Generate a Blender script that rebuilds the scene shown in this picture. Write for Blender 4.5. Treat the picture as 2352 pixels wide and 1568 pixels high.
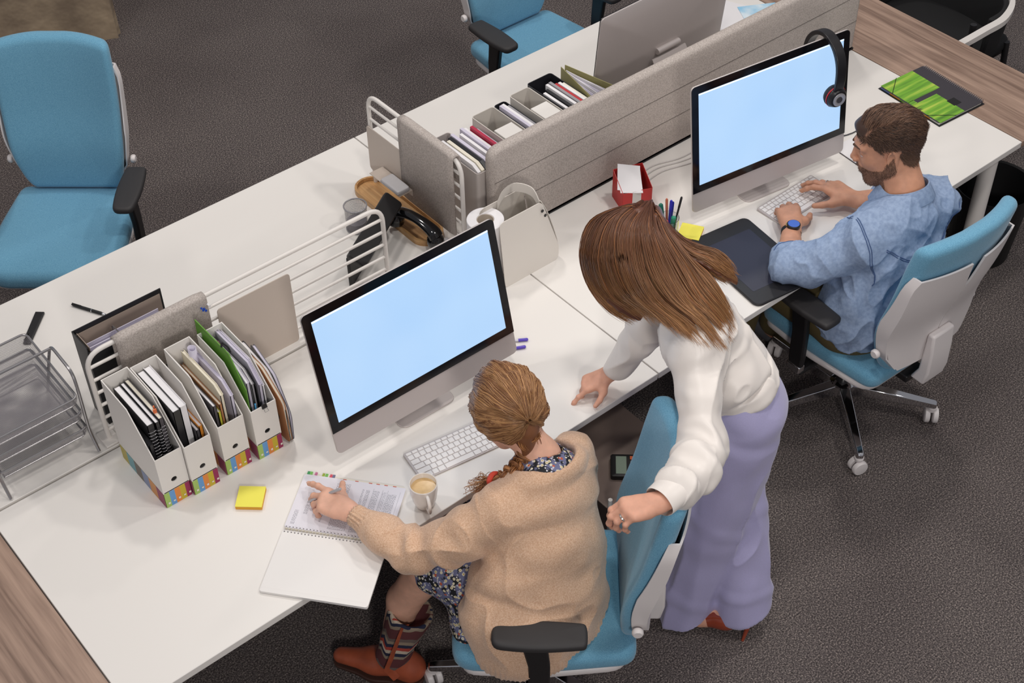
import bpy, bmesh, math, random
import numpy as np
from mathutils import Vector, Matrix, Euler, noise
PI = math.pi
random.seed(7)
for o in list(bpy.data.objects): bpy.data.objects.remove(o)
C = bpy.context.scene.collection
H = 0.73                      # height of the desk tops above the floor

# ---------------------------------------------------------------- camera
cam_d = bpy.data.cameras.new('camera'); cam = bpy.data.objects.new('camera', cam_d); C.objects.link(cam)
cam_d.sensor_width = 36.0; cam_d.lens = 3343.5/2352*36; cam_d.clip_start = .05; cam_d.clip_end = 60
cam.location = (-0.4853, -2.1379, 3.1278+H)
cam.rotation_euler = (0.8045, 0.0152, -0.6920)
bpy.context.scene.camera = cam
# ---------------------------------------------------------------- world, lights, exposure
w = bpy.data.worlds.new('world'); bpy.context.scene.world = w; w.use_nodes = True
w.node_tree.nodes['Background'].inputs[0].default_value = (.93, .93, 1.0, 1)
w.node_tree.nodes['Background'].inputs[1].default_value = 0.24
def area(name, loc, target, size, power, col=(1, .95, .9), sy=None):
    l = bpy.data.lights.new(name, 'AREA'); l.energy = power; l.color = col; l.size = size
    if sy: l.shape = 'RECTANGLE'; l.size_y = sy
    o = bpy.data.objects.new(name, l); C.objects.link(o); o.location = loc
    o.rotation_euler = (Vector(target)-Vector(loc)).to_track_quat('-Z', 'Y').to_euler()
    return o
area('fill_light', (1.1, -.7, 4.4), (1.2, -.2, .6), .28, 25)
area('fill_light', (3.3, .1, 4.4), (3.0, .2, .6), .28, 32)
area('fill_light', (1.9, 2.3, 4.4), (1.8, 1.8, .6), .30, 30)
area('fill_light', (-.6, 1.9, 4.4), (.0, 1.4, .6), .30, 25)
area('fill_light', (3.1, -2.1, 4.4), (2.6, -1.2, .6), .30, 28)
area('fill_light', (4.6, 2.6, 4.4), (4.2, 2.0, .6), .30, 22)
area('fill_light', (-.9, -3.6, 3.5), (1.6, .0, .6), .5, 62)  # fill light added behind the camera to brighten upright surfaces, no ceiling fitting
vs = bpy.context.scene.view_settings
vs.view_transform = 'Standard'; vs.look = 'None'; vs.gamma = 1; vs.use_curve_mapping = False
vs.exposure = 0.0

# ---------------------------------------------------------------- materials
def lin(c):
    return tuple((x/12.92 if x <= .04045 else ((x+.055)/1.055)**2.4) for x in [v/255 for v in c])
_m = {}
def mat(name, col, rough=.5, metal=0, bump=0, bscale=200, var=0, vscale=20, spec=.5, sheen=0, col2=None, trans=0, alpha=1, emit=0, coat=0, stretch=None, sss=0, detail=3, dist=.002):
    """procedural principled material; col in sRGB 0..255; var/col2 mix in by noise"""
    if name in _m: return _m[name]
    m = bpy.data.materials.new(name); m.use_nodes = True; nt = m.node_tree; b = nt.nodes['Principled BSDF']
    c = lin(col); b.inputs['Base Color'].default_value = (*c, 1)
    b.inputs['Roughness'].default_value = rough; b.inputs['Metallic'].default_value = metal
    b.inputs['Specular IOR Level'].default_value = spec
    if sheen: b.inputs['Sheen Weight'].default_value = sheen
    if coat: b.inputs['Coat Weight'].default_value = coat; b.inputs['Coat Roughness'].default_value = .1
    if trans: b.inputs['Transmission Weight'].default_value = trans
    if sss:
        b.inputs['Subsurface Weight'].default_value = sss; b.inputs['Subsurface Radius'].default_value = (.01, .004, .002)
        b.inputs['Subsurface Scale'].default_value = .6
    if emit:
        b.inputs['Emission Color'].default_value = (*c, 1); b.inputs['Emission Strength'].default_value = emit
    b.inputs['Alpha'].default_value = alpha
    tc = nt.nodes.new('ShaderNodeTexCoord'); src = tc.outputs['Object']
    if stretch:
        mp = nt.nodes.new('ShaderNodeMapping'); mp.inputs['Scale'].default_value = stretch
        nt.links.new(src, mp.inputs[0]); src = mp.outputs[0]
    if var or col2:
        n = nt.nodes.new('ShaderNodeTexNoise'); n.inputs['Scale'].default_value = vscale; n.inputs['Detail'].default_value = detail
        nt.links.new(src, n.inputs['Vector'])
        r = nt.nodes.new('ShaderNodeValToRGB'); r.color_ramp.elements[0].position = .35; r.color_ramp.elements[1].position = .65
        c2 = lin(col2) if col2 else tuple(min(1, x*(1+var)) for x in c)
        c1 = c if col2 else tuple(x*(1-var) for x in c)
        r.color_ramp.elements[0].color = (*c1, 1); r.color_ramp.elements[1].color = (*c2, 1)
        nt.links.new(n.outputs['Fac'], r.inputs[0]); nt.links.new(r.outputs[0], b.inputs['Base Color'])
    if bump:
        n = nt.nodes.new('ShaderNodeTexNoise'); n.inputs['Scale'].default_value = bscale; n.inputs['Detail'].default_value = 2
        nt.links.new(src, n.inputs['Vector'])
        bp = nt.nodes.new('ShaderNodeBump'); bp.inputs['Strength'].default_value = bump; bp.inputs['Distance'].default_value = dist
        nt.links.new(n.outputs['Fac'], bp.inputs['Height']); nt.links.new(bp.outputs[0], b.inputs['Normal'])
    _m[name] = m; return m

def stripes(name, cols, axis=0, width=.05, rough=.6, offset=0, axis2=None):
    """hard colour bands along one object axis"""
    if name in _m: return _m[name]
    m = bpy.data.materials.new(name); m.use_nodes = True; nt = m.node_tree; b = nt.nodes['Principled BSDF']
    b.inputs['Roughness'].default_value = rough
    tc = nt.nodes.new('ShaderNodeTexCoord'); s = nt.nodes.new('ShaderNodeSeparateXYZ'); nt.links.new(tc.outputs['Object'], s.inputs[0])
    a = nt.nodes.new('ShaderNodeMath'); a.operation = 'MULTIPLY_ADD'; a.inputs[1].default_value = 1/width; a.inputs[2].default_value = offset
    nt.links.new(s.outputs[axis], a.inputs[0])
    f = nt.nodes.new('ShaderNodeMath'); f.operation = 'FRACT'; nt.links.new(a.outputs[0], f.inputs[0])
    r = nt.nodes.new('ShaderNodeValToRGB'); r.color_ramp.interpolation = 'CONSTANT'
    n = len(cols); e = r.color_ramp.elements
    e[0].position = 0; e[0].color = (*lin(cols[0]), 1); e[1].position = 1/n; e[1].color = (*lin(cols[1]), 1)
    for i in range(2, n):
        q = e.new(i/n); q.color = (*lin(cols[i]), 1)
    nt.links.new(f.outputs[0], r.inputs[0]); nt.links.new(r.outputs[0], b.inputs['Base Color'])
    _m[name] = m; return m

# ---------------------------------------------------------------- mesh building
class MB:
    def __init__(s): s.v = []; s.f = []; s.m = []; s.mi = 0
    def add(s, vs, fs, M=None):
        o = len(s.v)
        for p in vs:
            p = Vector(p)
            s.v.append(tuple(M @ p) if M is not None else tuple(p))
        for f in fs: s.f.append(tuple(i+o for i in f)); s.m.append(s.mi)
        return s
    def box(s, c, d, M=None, rot=None):
        x, y, z = [k/2 for k in d]; c = Vector(c)
        vs = [Vector((a*x, b*y, e*z)) for a in (-1, 1) for b in (-1, 1) for e in (-1, 1)]
        if rot is not None: vs = [rot @ v for v in vs]
        vs = [v+c for v in vs]
        return s.add(vs, [(0, 1, 3, 2), (4, 6, 7, 5), (0, 4, 5, 1), (2, 3, 7, 6), (0, 2, 6, 4), (1, 5, 7, 3)], M)
    def prism(s, pts, z0, z1, M=None, cap=True):
        n = len(pts)
        vs = [(x, y, z0) for x, y in pts]+[(x, y, z1) for x, y in pts]
        fs = [(i, (i+1) % n, n+(i+1) % n, n+i) for i in range(n)]
        if cap: fs += [tuple(range(n))[::-1], tuple(range(n, 2*n))]
        return s.add(vs, fs, M)
    def rings(s, rings, closed=True, cap0=True, cap1=True, M=None):
        n = len(rings[0]); vs = [p for r in rings for p in r]; fs = []
        for k in range(len(rings)-1):
            for i in range(n if closed else n-1):
                j = (i+1) % n; fs.append((k*n+i, k*n+j, (k+1)*n+j, (k+1)*n+i))
        if cap0: fs.append(tuple(range(n))[::-1])
        if cap1: fs.append(tuple(range((len(rings)-1)*n, len(rings)*n)))
        return s.add(vs, fs, M)
    def tube(s, pts, r, n=8, closed=False, M=None, cap=True, flat=1):
        P = [Vector(p) for p in pts]; L = len(P)
        rr = r if hasattr(r, '__len__') else [r]*L
        rings = []; up = None
        for i, p in enumerate(P):
            if closed: t = P[(i+1) % L]-P[i-1]
            else: t = P[min(i+1, L-1)]-P[max(i-1, 0)]
            if t.length < 1e-9: t = Vector((0, 0, 1))
            t.normalize()
            if up is None:
                up = Vector((0, 0, 1)) if abs(t.z) < .9 else Vector((0, 1, 0))
            a = (up - t*up.dot(t))
            if a.length < 1e-6: a = t.orthogonal()
            a.normalize(); b = t.cross(a); up = a
            rings.append([p+(a*math.cos(k*2*PI/n)*flat+b*math.sin(k*2*PI/n))*rr[i] for k in range(n)])
        if closed: rings.append(rings[0]); return s.rings(rings, True, False, False, M)
        return s.rings(rings, True, cap, cap, M)
    def lathe(s, prof, n=24, M=None, cap0=True, cap1=True, sx=1, sy=1):
        return s.rings([[(r*math.cos(k*2*PI/n)*sx, r*math.sin(k*2*PI/n)*sy, z) for k in range(n)] for r, z in prof], True, cap0, cap1, M)
    def sphere(s, c, r, n=12, M=None, sc=(1, 1, 1)):
        pr = [(math.sin(PI*i/n), -math.cos(PI*i/n)) for i in range(1, n)]
        T = Matrix.Translation(c) @ Matrix.Diagonal((r*sc[0], r*sc[1], r*sc[2], 1))
        if M is not None: T = M @ T
        return s.lathe(pr, n*2, T)
    def disc(s, c, r, n=20, M=None):
        return s.add([(c[0]+r*math.cos(k*2*PI/n), c[1]+r*math.sin(k*2*PI/n), c[2]) for k in range(n)], [tuple(range(n))], M)
    def warp(s, fn):
        s.v = [tuple(fn(*p)) for p in s.v]; return s
    def build(s, name, mats, parent=None, loc=(0, 0, 0), rot=(0, 0, 0), smooth=True, bevel=0, seg=2, sub=0, solid=0, ang=40, recalc=True):
        me = bpy.data.meshes.new(name); me.from_pydata(s.v, [], s.f)
        if not isinstance(mats, (list, tuple)): mats = [mats]
        for m in mats: me.materials.append(m)
        if any(s.m): me.polygons.foreach_set('material_index', s.m)
        if recalc:
            bm = bmesh.new(); bm.from_mesh(me); bmesh.ops.recalc_face_normals(bm, faces=bm.faces); bm.to_mesh(me); bm.free()
        me.update()
        if smooth:
            me.polygons.foreach_set('use_smooth', [True]*len(me.polygons))
            try: me.set_sharp_from_angle(angle=math.radians(ang))
            except Exception: pass
        o = bpy.data.objects.new(name, me); C.objects.link(o)
        o.location = loc; o.rotation_euler = rot
        if parent: o.parent = parent
        if solid:
            md = o.modifiers.new('s', 'SOLIDIFY'); md.thickness = solid; md.offset = 0
        if bevel:
            md = o.modifiers.new('b', 'BEVEL'); md.width = bevel; md.segments = seg; md.limit_method = 'ANGLE'; md.angle_limit = math.radians(35); md.harden_normals = False
        if sub:
            md = o.modifiers.new('u', 'SUBSURF'); md.levels = sub; md.render_levels = sub
        return o
def rrect(w, h, r, n=5, cx=0, cy=0):
    """rounded rectangle outline"""
    r = r if hasattr(r, '__len__') else (r, r, r, r)   # corners: +x+y, -x+y, -x-y, +x-y
    out = []
    for k, (sx, sy) in enumerate(((1, 1), (-1, 1), (-1, -1), (1, -1))):
        q = r[k]; ox = cx+sx*(w/2-q); oy = cy+sy*(h/2-q)
        for i in range(n+1):
            a = (k+i/n)*PI/2
            out.append((ox+q*math.cos(a), oy+q*math.sin(a)))
    return out
def rpoly(pts, r, n=4):
    """polygon with rounded corners"""
    out = []; L = len(pts)
    rr = r if hasattr(r, '__len__') else [r]*L
    for i in range(L):
        p = Vector(pts[i]).to_2d(); a = Vector(pts[i-1]).to_2d()-p; b = Vector(pts[(i+1) % L]).to_2d()-p
        la, lb = a.length, b.length; a.normalize(); b.normalize(); k = min(rr[i], la*.49, lb*.49)
        if k <= 1e-6: out.append(tuple(p)); continue
        for j in range(n+1):
            t = j/n; q = (p+a*k)*(1-t)**2+p*2*t*(1-t)+(p+b*k)*t*t
            out.append(tuple(q))
    return out
def inset(pts, d):
    c = Vector((sum(p[0] for p in pts)/len(pts), sum(p[1] for p in pts)/len(pts))); out = []
    L = len(pts)
    for i in range(L):
        a = Vector(pts[i-1]); b = Vector(pts[(i+1) % L]); t = (b-a)
        if t.length < 1e-9: out.append(pts[i]); continue
        t.normalize(); n = Vector((-t.y, t.x)); p = Vector(pts[i])
        if n.dot(c-p) < 0: n = -n
        out.append(tuple(p+n*d))
    return out
def pad(outline, z0, z1, r, seg=4, crown=0, inner=3):
    """cushion: outline prism with rounded edges and a gridded top (rings inwards)"""
    mb = MB(); rings = []
    for k in range(seg+1):
        a = k/seg*PI/2
        rings.append([(x, y, z0+r-r*math.cos(PI/2-a) if False else z0+r*(1-math.sin(a))) for x, y in inset(outline, r*(1-math.cos(a)))])
    rings = rings[::-1]   # from bottom inset to outer
    rings2 = []
    for k in range(seg+1):
        a = k/seg*PI/2
        rings2.append([(x, y, z1-r*(1-math.sin(a))) for x, y in inset(outline, r*(1-math.cos(a)))])
    c = (sum(p[0] for p in outline)/len(outline), sum(p[1] for p in outline)/len(outline))
    last = rings2[-1]; extra = []
    for k in range(1, inner+1):
        t = k/(inner+.4)
        extra.append([(x+(c[0]-x)*t, y+(c[1]-y)*t, z1+crown*(1-(1-t)**2)) for x, y, z in last])
    b0 = rings[0]; extra0 = []
    for k in range(inner, 0, -1):
        t = k/(inner+.4)
        extra0.append([(x+(c[0]-x)*t, y+(c[1]-y)*t, z) for x, y, z in b0])
    mb.rings(extra0+rings+rings2+extra)
    return mb
def spline(P, n):
    """Catmull-Rom through control points -> n points"""
    P = [Vector(p) for p in P]; L = len(P)-1; out = []
    for i in range(n):
        t = i/(n-1)*L; k = min(int(t), L-1); u = t-k
        p0 = P[max(k-1, 0)]; p1 = P[k]; p2 = P[k+1]; p3 = P[min(k+2, L)]
        out.append(.5*((2*p1)+(-p0+p2)*u+(2*p0-5*p1+4*p2-p3)*u*u+(-p0+3*p1-3*p2+p3)*u**3))
    return out
def fillet(pts, r, n=5):
    """3-D polyline with rounded corners"""
    P = [Vector(p) for p in pts]; out = [P[0]]
    for i in range(1, len(P)-1):
        a = P[i-1]-P[i]; b = P[i+1]-P[i]; k = min(r, a.length*.49, b.length*.49); a.normalize(); b.normalize()
        for j in range(n+1):
            t = j/n; out.append((P[i]+a*k)*(1-t)**2+P[i]*2*t*(1-t)+(P[i]+b*k)*t*t)
    out.append(P[-1]); return out
def thing(name, label, cat, loc=(0, 0, 0), rz=0, group=None, rot=None):
    o = bpy.data.objects.new(name, None); C.objects.link(o); o.location = loc
    o.rotation_euler = rot if rot is not None else (0, 0, rz); o.empty_display_size = .05
    o['label'] = label; o['category'] = cat
    if group: o['group'] = group
    return o
def tag(o, label, cat, group=None, kind=None):
    o['label'] = label; o['category'] = cat
    if group: o['group'] = group
    if kind: o['kind'] = kind
    return o
def struct(o): o['kind'] = 'structure'; return o
def tree_copy(o, parent=None):
    c = o.copy(); C.objects.link(c); c.parent = parent
    for ch in list(o.children): tree_copy(ch, c)
    return c
def T(x=0, y=0, z=0): return Matrix.Translation((x, y, z))
def Rz(a): return Matrix.Rotation(a, 4, 'Z')
def Rx(a): return Matrix.Rotation(a, 4, 'X')
def Ry(a): return Matrix.Rotation(a, 4, 'Y')
# ---------------------------------------------------------------- shared materials
WHITE = mat('white_laminate', (233, 229, 224), .38, bump=.02, bscale=60)
EDGE = mat('laminate_edge', (205, 196, 188), .5)
STEEL_W = mat('white_powder_coat', (226, 221, 216), .42)
BEIGE = mat('beige_metal', (200, 187, 176), .5, bump=.02, bscale=300)
BLK = mat('black_plastic', (26, 25, 27), .45)
BLKM = mat('black_matte', (20, 20, 22), .75)
ALU = mat('anodised_aluminium', (196, 188, 186), .42, metal=.25)
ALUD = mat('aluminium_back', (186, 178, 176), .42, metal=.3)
CHROME = mat('chrome', (225, 225, 228), .08, metal=1)
STEEL = mat('silver_wire', (168, 166, 168), .3, metal=.85)
WPLAST = mat('white_plastic', (228, 222, 221), .4)
PAPER = mat('paper', (232, 230, 232), .8)
PAPER2 = mat('cream_paper', (228, 222, 206), .8)
LILAC = mat('lilac_paper', (205, 200, 216), .8)
CARD_W = mat('white_card', (226, 222, 217), .7)
YEL = mat('yellow_note', (240, 232, 95), .8)
def fabric(name, a, b, sc=900, bump=.5, sheen=.2, rough=.9):
    return mat(name, a, rough, col2=b, vscale=sc, bump=bump, bscale=sc*.8, sheen=sheen, spec=.2, dist=.0008)
BLUE = fabric('blue_upholstery', (94, 150, 182), (122, 177, 204), 500, .35, .25)
FELT = mat('grey_felt', (196, 187, 181), .95, col2=(166, 157, 151), vscale=260, bump=.4, bscale=500, spec=.1, detail=8, dist=.001)
# wood
def wood(name, a, b, axis=1, sc=1.0, rough=.45):
    m = bpy.data.materials.new(name); m.use_nodes = True; nt = m.node_tree; bs = nt.nodes['Principled BSDF']; bs.inputs['Roughness'].default_value = rough
    tc = nt.nodes.new('ShaderNodeTexCoord'); mp = nt.nodes.new('ShaderNodeMapping')
    s = [26*sc]*3; s[axis] = 1.3*sc; mp.inputs['Scale'].default_value = s
    nt.links.new(tc.outputs['Object'], mp.inputs[0])
    n = nt.nodes.new('ShaderNodeTexNoise'); n.inputs['Scale'].default_value = 1; n.inputs['Detail'].default_value = 7; n.inputs['Distortion'].default_value = .8
    nt.links.new(mp.outputs[0], n.inputs['Vector'])
    n2 = nt.nodes.new('ShaderNodeTexNoise'); n2.inputs['Scale'].default_value = 5; n2.inputs['Detail'].default_value = 4
    nt.links.new(mp.outputs[0], n2.inputs['Vector'])
    mx = nt.nodes.new('ShaderNodeMath'); mx.operation = 'MULTIPLY_ADD'; mx.inputs[1].default_value = .35
    nt.links.new(n2.outputs['Fac'], mx.inputs[0]); nt.links.new(n.outputs['Fac'], mx.inputs[2])
    r = nt.nodes.new('ShaderNodeValToRGB'); r.color_ramp.elements[0].position = .48; r.color_ramp.elements[1].position = .86
    r.color_ramp.elements[0].color = (*lin(a), 1); r.color_ramp.elements[1].color = (*lin(b), 1)
    nt.links.new(mx.outputs[0], r.inputs[0]); nt.links.new(r.outputs[0], bs.inputs['Base Color'])
    return m
OAK = wood('grey_oak', (122, 98, 84), (178, 150, 132))
BAMBOO = wood('bamboo', (176, 128, 78), (214, 172, 120), axis=1, sc=1.6)

# ---------------------------------------------------------------- the room
m = bpy.data.materials.new('carpet'); m.use_nodes = True; nt = m.node_tree; b = nt.nodes['Principled BSDF']
b.inputs['Roughness'].default_value = 1; b.inputs['Specular IOR Level'].default_value = .05
tc = nt.nodes.new('ShaderNodeTexCoord')
n1 = nt.nodes.new('ShaderNodeTexNoise'); n1.inputs['Scale'].default_value = 190; n1.inputs['Detail'].default_value = 6; n1.inputs['Roughness'].default_value = .75
n2 = nt.nodes.new('ShaderNodeTexNoise'); n2.inputs['Scale'].default_value = 1.6; n2.inputs['Detail'].default_value = 5
for n in (n1, n2): nt.links.new(tc.outputs['Object'], n.inputs['Vector'])
r = nt.nodes.new('ShaderNodeValToRGB'); e = r.color_ramp.elements
e[0].position = .38; e[0].color = (*lin((56, 51, 51)), 1); e[1].position = .66; e[1].color = (*lin((200, 186, 176)), 1)
q = e.new(.52); q.color = (*lin((108, 101, 100)), 1)
nt.links.new(n1.outputs['Fac'], r.inputs[0])
mx = nt.nodes.new('ShaderNodeMixRGB'); mx.blend_type = 'MULTIPLY'; mx.inputs[0].default_value = .5
r2 = nt.nodes.new('ShaderNodeValToRGB'); r2.color_ramp.elements[0].color = (.7, .68, .7, 1); r2.color_ramp.elements[1].color = (1.1, 1.1, 1.1, 1)
r2.color_ramp.elements[0].position = .35; r2.color_ramp.elements[1].position = .65
nt.links.new(n2.outputs['Fac'], r2.inputs[0]); nt.links.new(r.outputs[0], mx.inputs[1]); nt.links.new(r2.outputs[0], mx.inputs[2])
nt.links.new(mx.outputs[0], b.inputs['Base Color'])
bp = nt.nodes.new('ShaderNodeBump'); bp.inputs['Strength'].default_value = .8; bp.inputs['Distance'].default_value = .004
nt.links.new(n1.outputs['Fac'], bp.inputs['Height']); nt.links.new(bp.outputs[0], b.inputs['Normal'])
CARPET = m
fl = MB().box((2.5, 2.5, -.05), (16, 16, .1)).build('floor', CARPET, smooth=False); struct(fl)
CONC = mat('rough_concrete', (150, 132, 112), .95, col2=(184, 164, 138), vscale=7, bump=.6, bscale=14, detail=10, dist=.015)
pil = MB()
pv = [(-.42, -.42), (.42, -.42), (.42, .42), (-.42, .42)]
pil.rings([[(x+.012*math.sin(k*7+i*3), y+.012*math.cos(k*5+i*2), k*.32) for i, (x, y) in enumerate(rpoly(pv, .03, 3))] for k in range(11)])
po = pil.build('concrete_pillar', CONC, loc=(1.687, 4.441, 0), rot=(0, 0, math.radians(-20))); struct(po)  # square concrete pillar, not a wall of the room
po['label'] = 'rough concrete pillar standing behind the empty blue chair'
# ---------------------------------------------------------------- desks
def desk(x0, y0, label, leg_x):
    t = thing('desk', label, 'desk', (x0, y0, 0), group=None)
    MB().box((.9, .3985, H-.0125), (1.796, .797, .025)).build('tabletop', [WHITE, EDGE], t, bevel=.002)
    f = MB()
    for y in (.12, .66):
        f.box((.9, y, H-.045), (1.6, .05, .04))
    f.build('crossbar', STEEL_W, t, bevel=.004)
    for lx in leg_x:
        path = fillet([(lx, .05, H-.03), (lx, .05, .035), (lx, .79, .035)], .1, 8)
        MB().tube(path, .03, 16).build('leg', STEEL_W, t)
    return t
desk(0, 0, 'white front desk where the woman in the tan cardigan works', (.09,))
desk(1.8, 0, 'white front desk where the man in the denim shirt types', (1.70,))
def rear_desk(x0, label, lx):
    t = thing('desk', label, 'desk', (x0, .806, 0))
    MB().box((.9, .394, H-.0125), (1.796, .786, .025)).build('tabletop', [WHITE, EDGE], t, bevel=.002)
    MB().tube(fillet([(lx, .74, H-.03), (lx, .74, .035), (lx, .0, .035)], .1, 8), .03, 16).build('leg', STEEL_W, t)
    return t
rear_desk(0, 'bare white rear desk facing the empty high-backed blue chair', .09)
rear_desk(1.8, 'white rear desk carrying the monitor seen from behind', 1.70)
cr = MB().box((1.8, 0.8025, H-.030), (3.6, .007, .012)).build('centre_rail', BEIGE, bevel=.001)
tag(cr, 'narrow beige rail in the gap between front and rear desks', 'rail')
ck = MB()
ck.box((1.9, .60, .42), (3.0, .02, .40))
tag(ck.build('modesty_panel', BLKM, bevel=.003), 'dark panel hanging under the front desks', 'panel')
def oak_table(x0, x1, label):
    t = thing('side_table', label, 'table', (x0, 0, 0))
    w_ = x1-x0
    MB().box((w_/2, .8, H-.0125), (w_-.004, 1.6, .025)).build('tabletop', OAK, t, bevel=.0015)
    for y in (.35, 1.3):
        MB().box((w_/2, y, (H-.025)/2), (w_-.1, .04, H-.026)).build('leg', STEEL_W, t, bevel=.003)
    return t
oak_table(3.6, 3.965, 'oak-look table top joining the right end of the desks')
oak_table(-.42, 0, 'oak-look table top at the left end of the desks')

# ---------------------------------------------------------------- swivel chairs
def back_warp(off):
    def fn(x, s, t):
        lum = .022*math.exp(-((s-.15)/.12)**2)
        y = -.272-.15*s-.06*s*s+lum+.95*x*x*(.55+.6*s)+t+off
        return (x*.94, y, .475+s*1.085-.06*s*s)
    return fn
def chair_proto():
    r = thing('swivel_chair', 'x', 'office chair')
    # seat
    out = rpoly([(-.22, -.27), (.22, -.27), (.25, .02), (.24, .245), (-.24, .245), (-.25, .02)], [.05, .05, .2, .09, .09, .2], 6)
    def sw(x, y, z):
        z += -.9*max(0, y-.12)**2*1.6+.25*x*x-.03*math.exp(-((x/.2)**2+((y+.02)/.2)**2))*.35
        return (x, y, z)
    s = pad(out, .395, .465, .028, 5, .004, 5).warp(sw); s.build('seat', BLUE, r, ang=60)
    rim = rpoly([(-.21, -.25), (.21, -.25), (.24, .02), (.225, .22), (-.225, .22), (-.24, .02)], .06, 5)
    pad([(x*1.02, y) for x, y in rim], .372, .40, .01, 3).warp(sw).build('seat_shell', WPLAST, r)
    # backrest
    wd = [(0, .17), (.04, .195), (.14, .222), (.28, .232), (.44, .234), (.56, .228)]
    hw = lambda s: float(np.interp(s, [a for a, b in wd], [b for a, b in wd]))
    ol = [(hw(s), s) for s in (.0, .04, .14, .28, .44, .552)]; ol = ol+[(.11, .566), (-.11, .566)]+[(-x, s) for x, s in ol[::-1]]
    ol = rpoly(ol, [.04, .03, .05, .1, .1, .03, .1, .1, .03, .1, .1, .05, .03, .04], 5)
    def cushion_w(off):
        w_ = back_warp(off); return lambda x, s, t: w_(x, s, t)
    # densify the outline so the curve is followed
    b = pad(ol, -.03, .03, .026, 5, .0, 6)
    b.warp(back_warp(0)).build('backrest', BLUE, r, ang=70)
    # two-piece shell behind the cushion
    for sg in (-1, 1):
        hs = [(sg*.004, .03), (sg*.15, .02), (sg*.205, .09), (sg*.236, .2), (sg*.242, .40), (sg*.225, .455), (sg*.04, .43), (sg*.022, .36), (sg*.004, .33)]
        grid = MB(); N = 14
        # triangulated strip: left chain / right chain of equal s
        ss = [.02+.43*i/N for i in range(N+1)]
        xo = lambda s: float(np.interp(s, [.02, .09, .2, .40, .44, .455], [.16, .215, .237, .242, .235, .22]))
        xi = lambda s: float(np.interp(s, [0, .33, .36, .40, .455], [.002, .002, .012, .02, .03]))
        K = 8; rows = []
        for s_ in ss:
            a, c_ = xi(s_), xo(s_); rows.append([(sg*(a+(c_-a)*k/K), s_) for k in range(K+1)])
        vs = []; fs = []
        for t_ in (-.049, -.042):
            for rw in rows:
                for (x, s_) in rw: vs.append((x, s_, t_))
        W_ = K+1; n1_ = len(rows)*W_
        for i in range(N):
            for k in range(K):
                a = i*W_+k; fs.append((a, a+1, a+W_+1, a+W_)); fs.append((n1_+a, n1_+a+W_, n1_+a+W_+1, n1_+a+1))
        edge = [k for k in range(W_)]+[i*W_+K for i in range(1, N+1)]+[N*W_+k for k in range(K-1, -1, -1)]+[i*W_ for i in range(N-1, 0, -1)]
        for i in range(len(edge)):
            a, b_ = edge[i], edge[(i+1) % len(edge)]; fs.append((a, b_, b_+n1_, a+n1_))
        grid.add(vs, fs); grid.warp(back_warp(0))
        # side flange wrapping the cushion edge
        fv = []
        for i in range(15):
            s_ = .03+.42*i/14; x = sg*(xo(s_)+.003)
            fv.append([(x-.003*sg, s_, -.049), (x+.003*sg, s_, -.049), (x+.004*sg, s_, .004-.02*abs(i-7)/7), (x-.002*sg, s_, .005-.02*abs(i-7)/7)])
        g2 = MB().rings(fv).warp(back_warp(0)); grid.add(g2.v, g2.f)
        grid.build('back_shell', WPLAST, r, ang=50)
        kb = MB().lathe([(.013, -.008), (.016, -.004), (.016, .004), (.012, .009)], 16, T(*back_warp(0)(sg*.247, .11, -.03)) @ Ry(PI/2*sg))
        kb.build('lumbar_knob', WPLAST, r)
    sp = MB()
    pr = [(.052, -.036, -.06), (.055, .0, -.06)]
    w0 = back_warp(0)
    bx = [[(-.055, .13), (.055, .13)], [(-.055, .02), (.055, .02)], [(-.055, -.06), (.055, -.06)]]
    ring = []
    for (s_, t0, t1) in ((.13, -.05, -.075), (.06, -.05, -.085), (-.02, -.05, -.09), (-.07, -.03, -.085)):
        ring.append([w0(-.055, s_, t0), w0(.055, s_, t0), (w0(.055, s_, t1)[0], w0(0, s_, t1)[1], w0(0, s_, t1)[2]), (w0(-.055, s_, t1)[0], w0(0, s_, t1)[1], w0(0, s_, t1)[2])])
    sp.rings(ring)
    sp.build('spine_bracket', WPLAST, r, bevel=.008, seg=3)
    MB().box((0, -.14, .365), (.09, .28, .03)).build('tilt_arm', BLK, r, bevel=.006)
    MB().box((0, .0, .345), (.2, .22, .05)).build('mechanism', BLK, r, bevel=.012, seg=3)
    # arms
    for sg in (-1, 1):
        a = MB()
        q = [(.19, -.0, .352), (.265, -.0, .352), (.283, -.005, .40), (.286, -.01, .62)]
        a.rings([[(sg*(x)-.012, y-.035*k_, z), (sg*x+.012, y-.035*k_, z), (sg*x+.012, y+.035*k_, z), (sg*x-.012, y+.035*k_, z)] for (x, y, z), k_ in zip([(.283, 0, .36), (.283, 0, .42), (.285, -.0, .52), (.285, .01, .6), (.285, .012, .635)], (.75, .85, .85, .95, 1.3))])
        a.box((sg*.22, 0, .352), (.14, .06, .018))
        ar = a.build('armrest', BLK, r, bevel=.006, seg=2)
        MB().box((sg*.283, 0, .368), (.03, .056, .03)).build('chrome_clip', CHROME, ar, bevel=.004)
        ol2 = [(sg*.285+x*(1+.12*math.cos(y*14)), y) for x, y in rpoly([(-.038, -.125), (-.012, -.128), (.012, -.128), (.038, -.125), (.040, -.06), (.041, .0), (.040, .06), (.036, .125), (-.036, .125), (-.040, .06), (-.041, 0), (-.040, -.06)], [.026, .01, .01, .026, .03, .03, .03, .026, .026, .03, .03, .03], 4)]
        pad(ol2, .636, .664, .011, 4, .002).build('arm_pad', mat('soft_black_rubber', (48, 46, 47), .62), ar)
    # base
    MB().lathe([(.026, .10), (.026, .34), (.04, .345)], 20).build('column', BLK, r)
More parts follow.
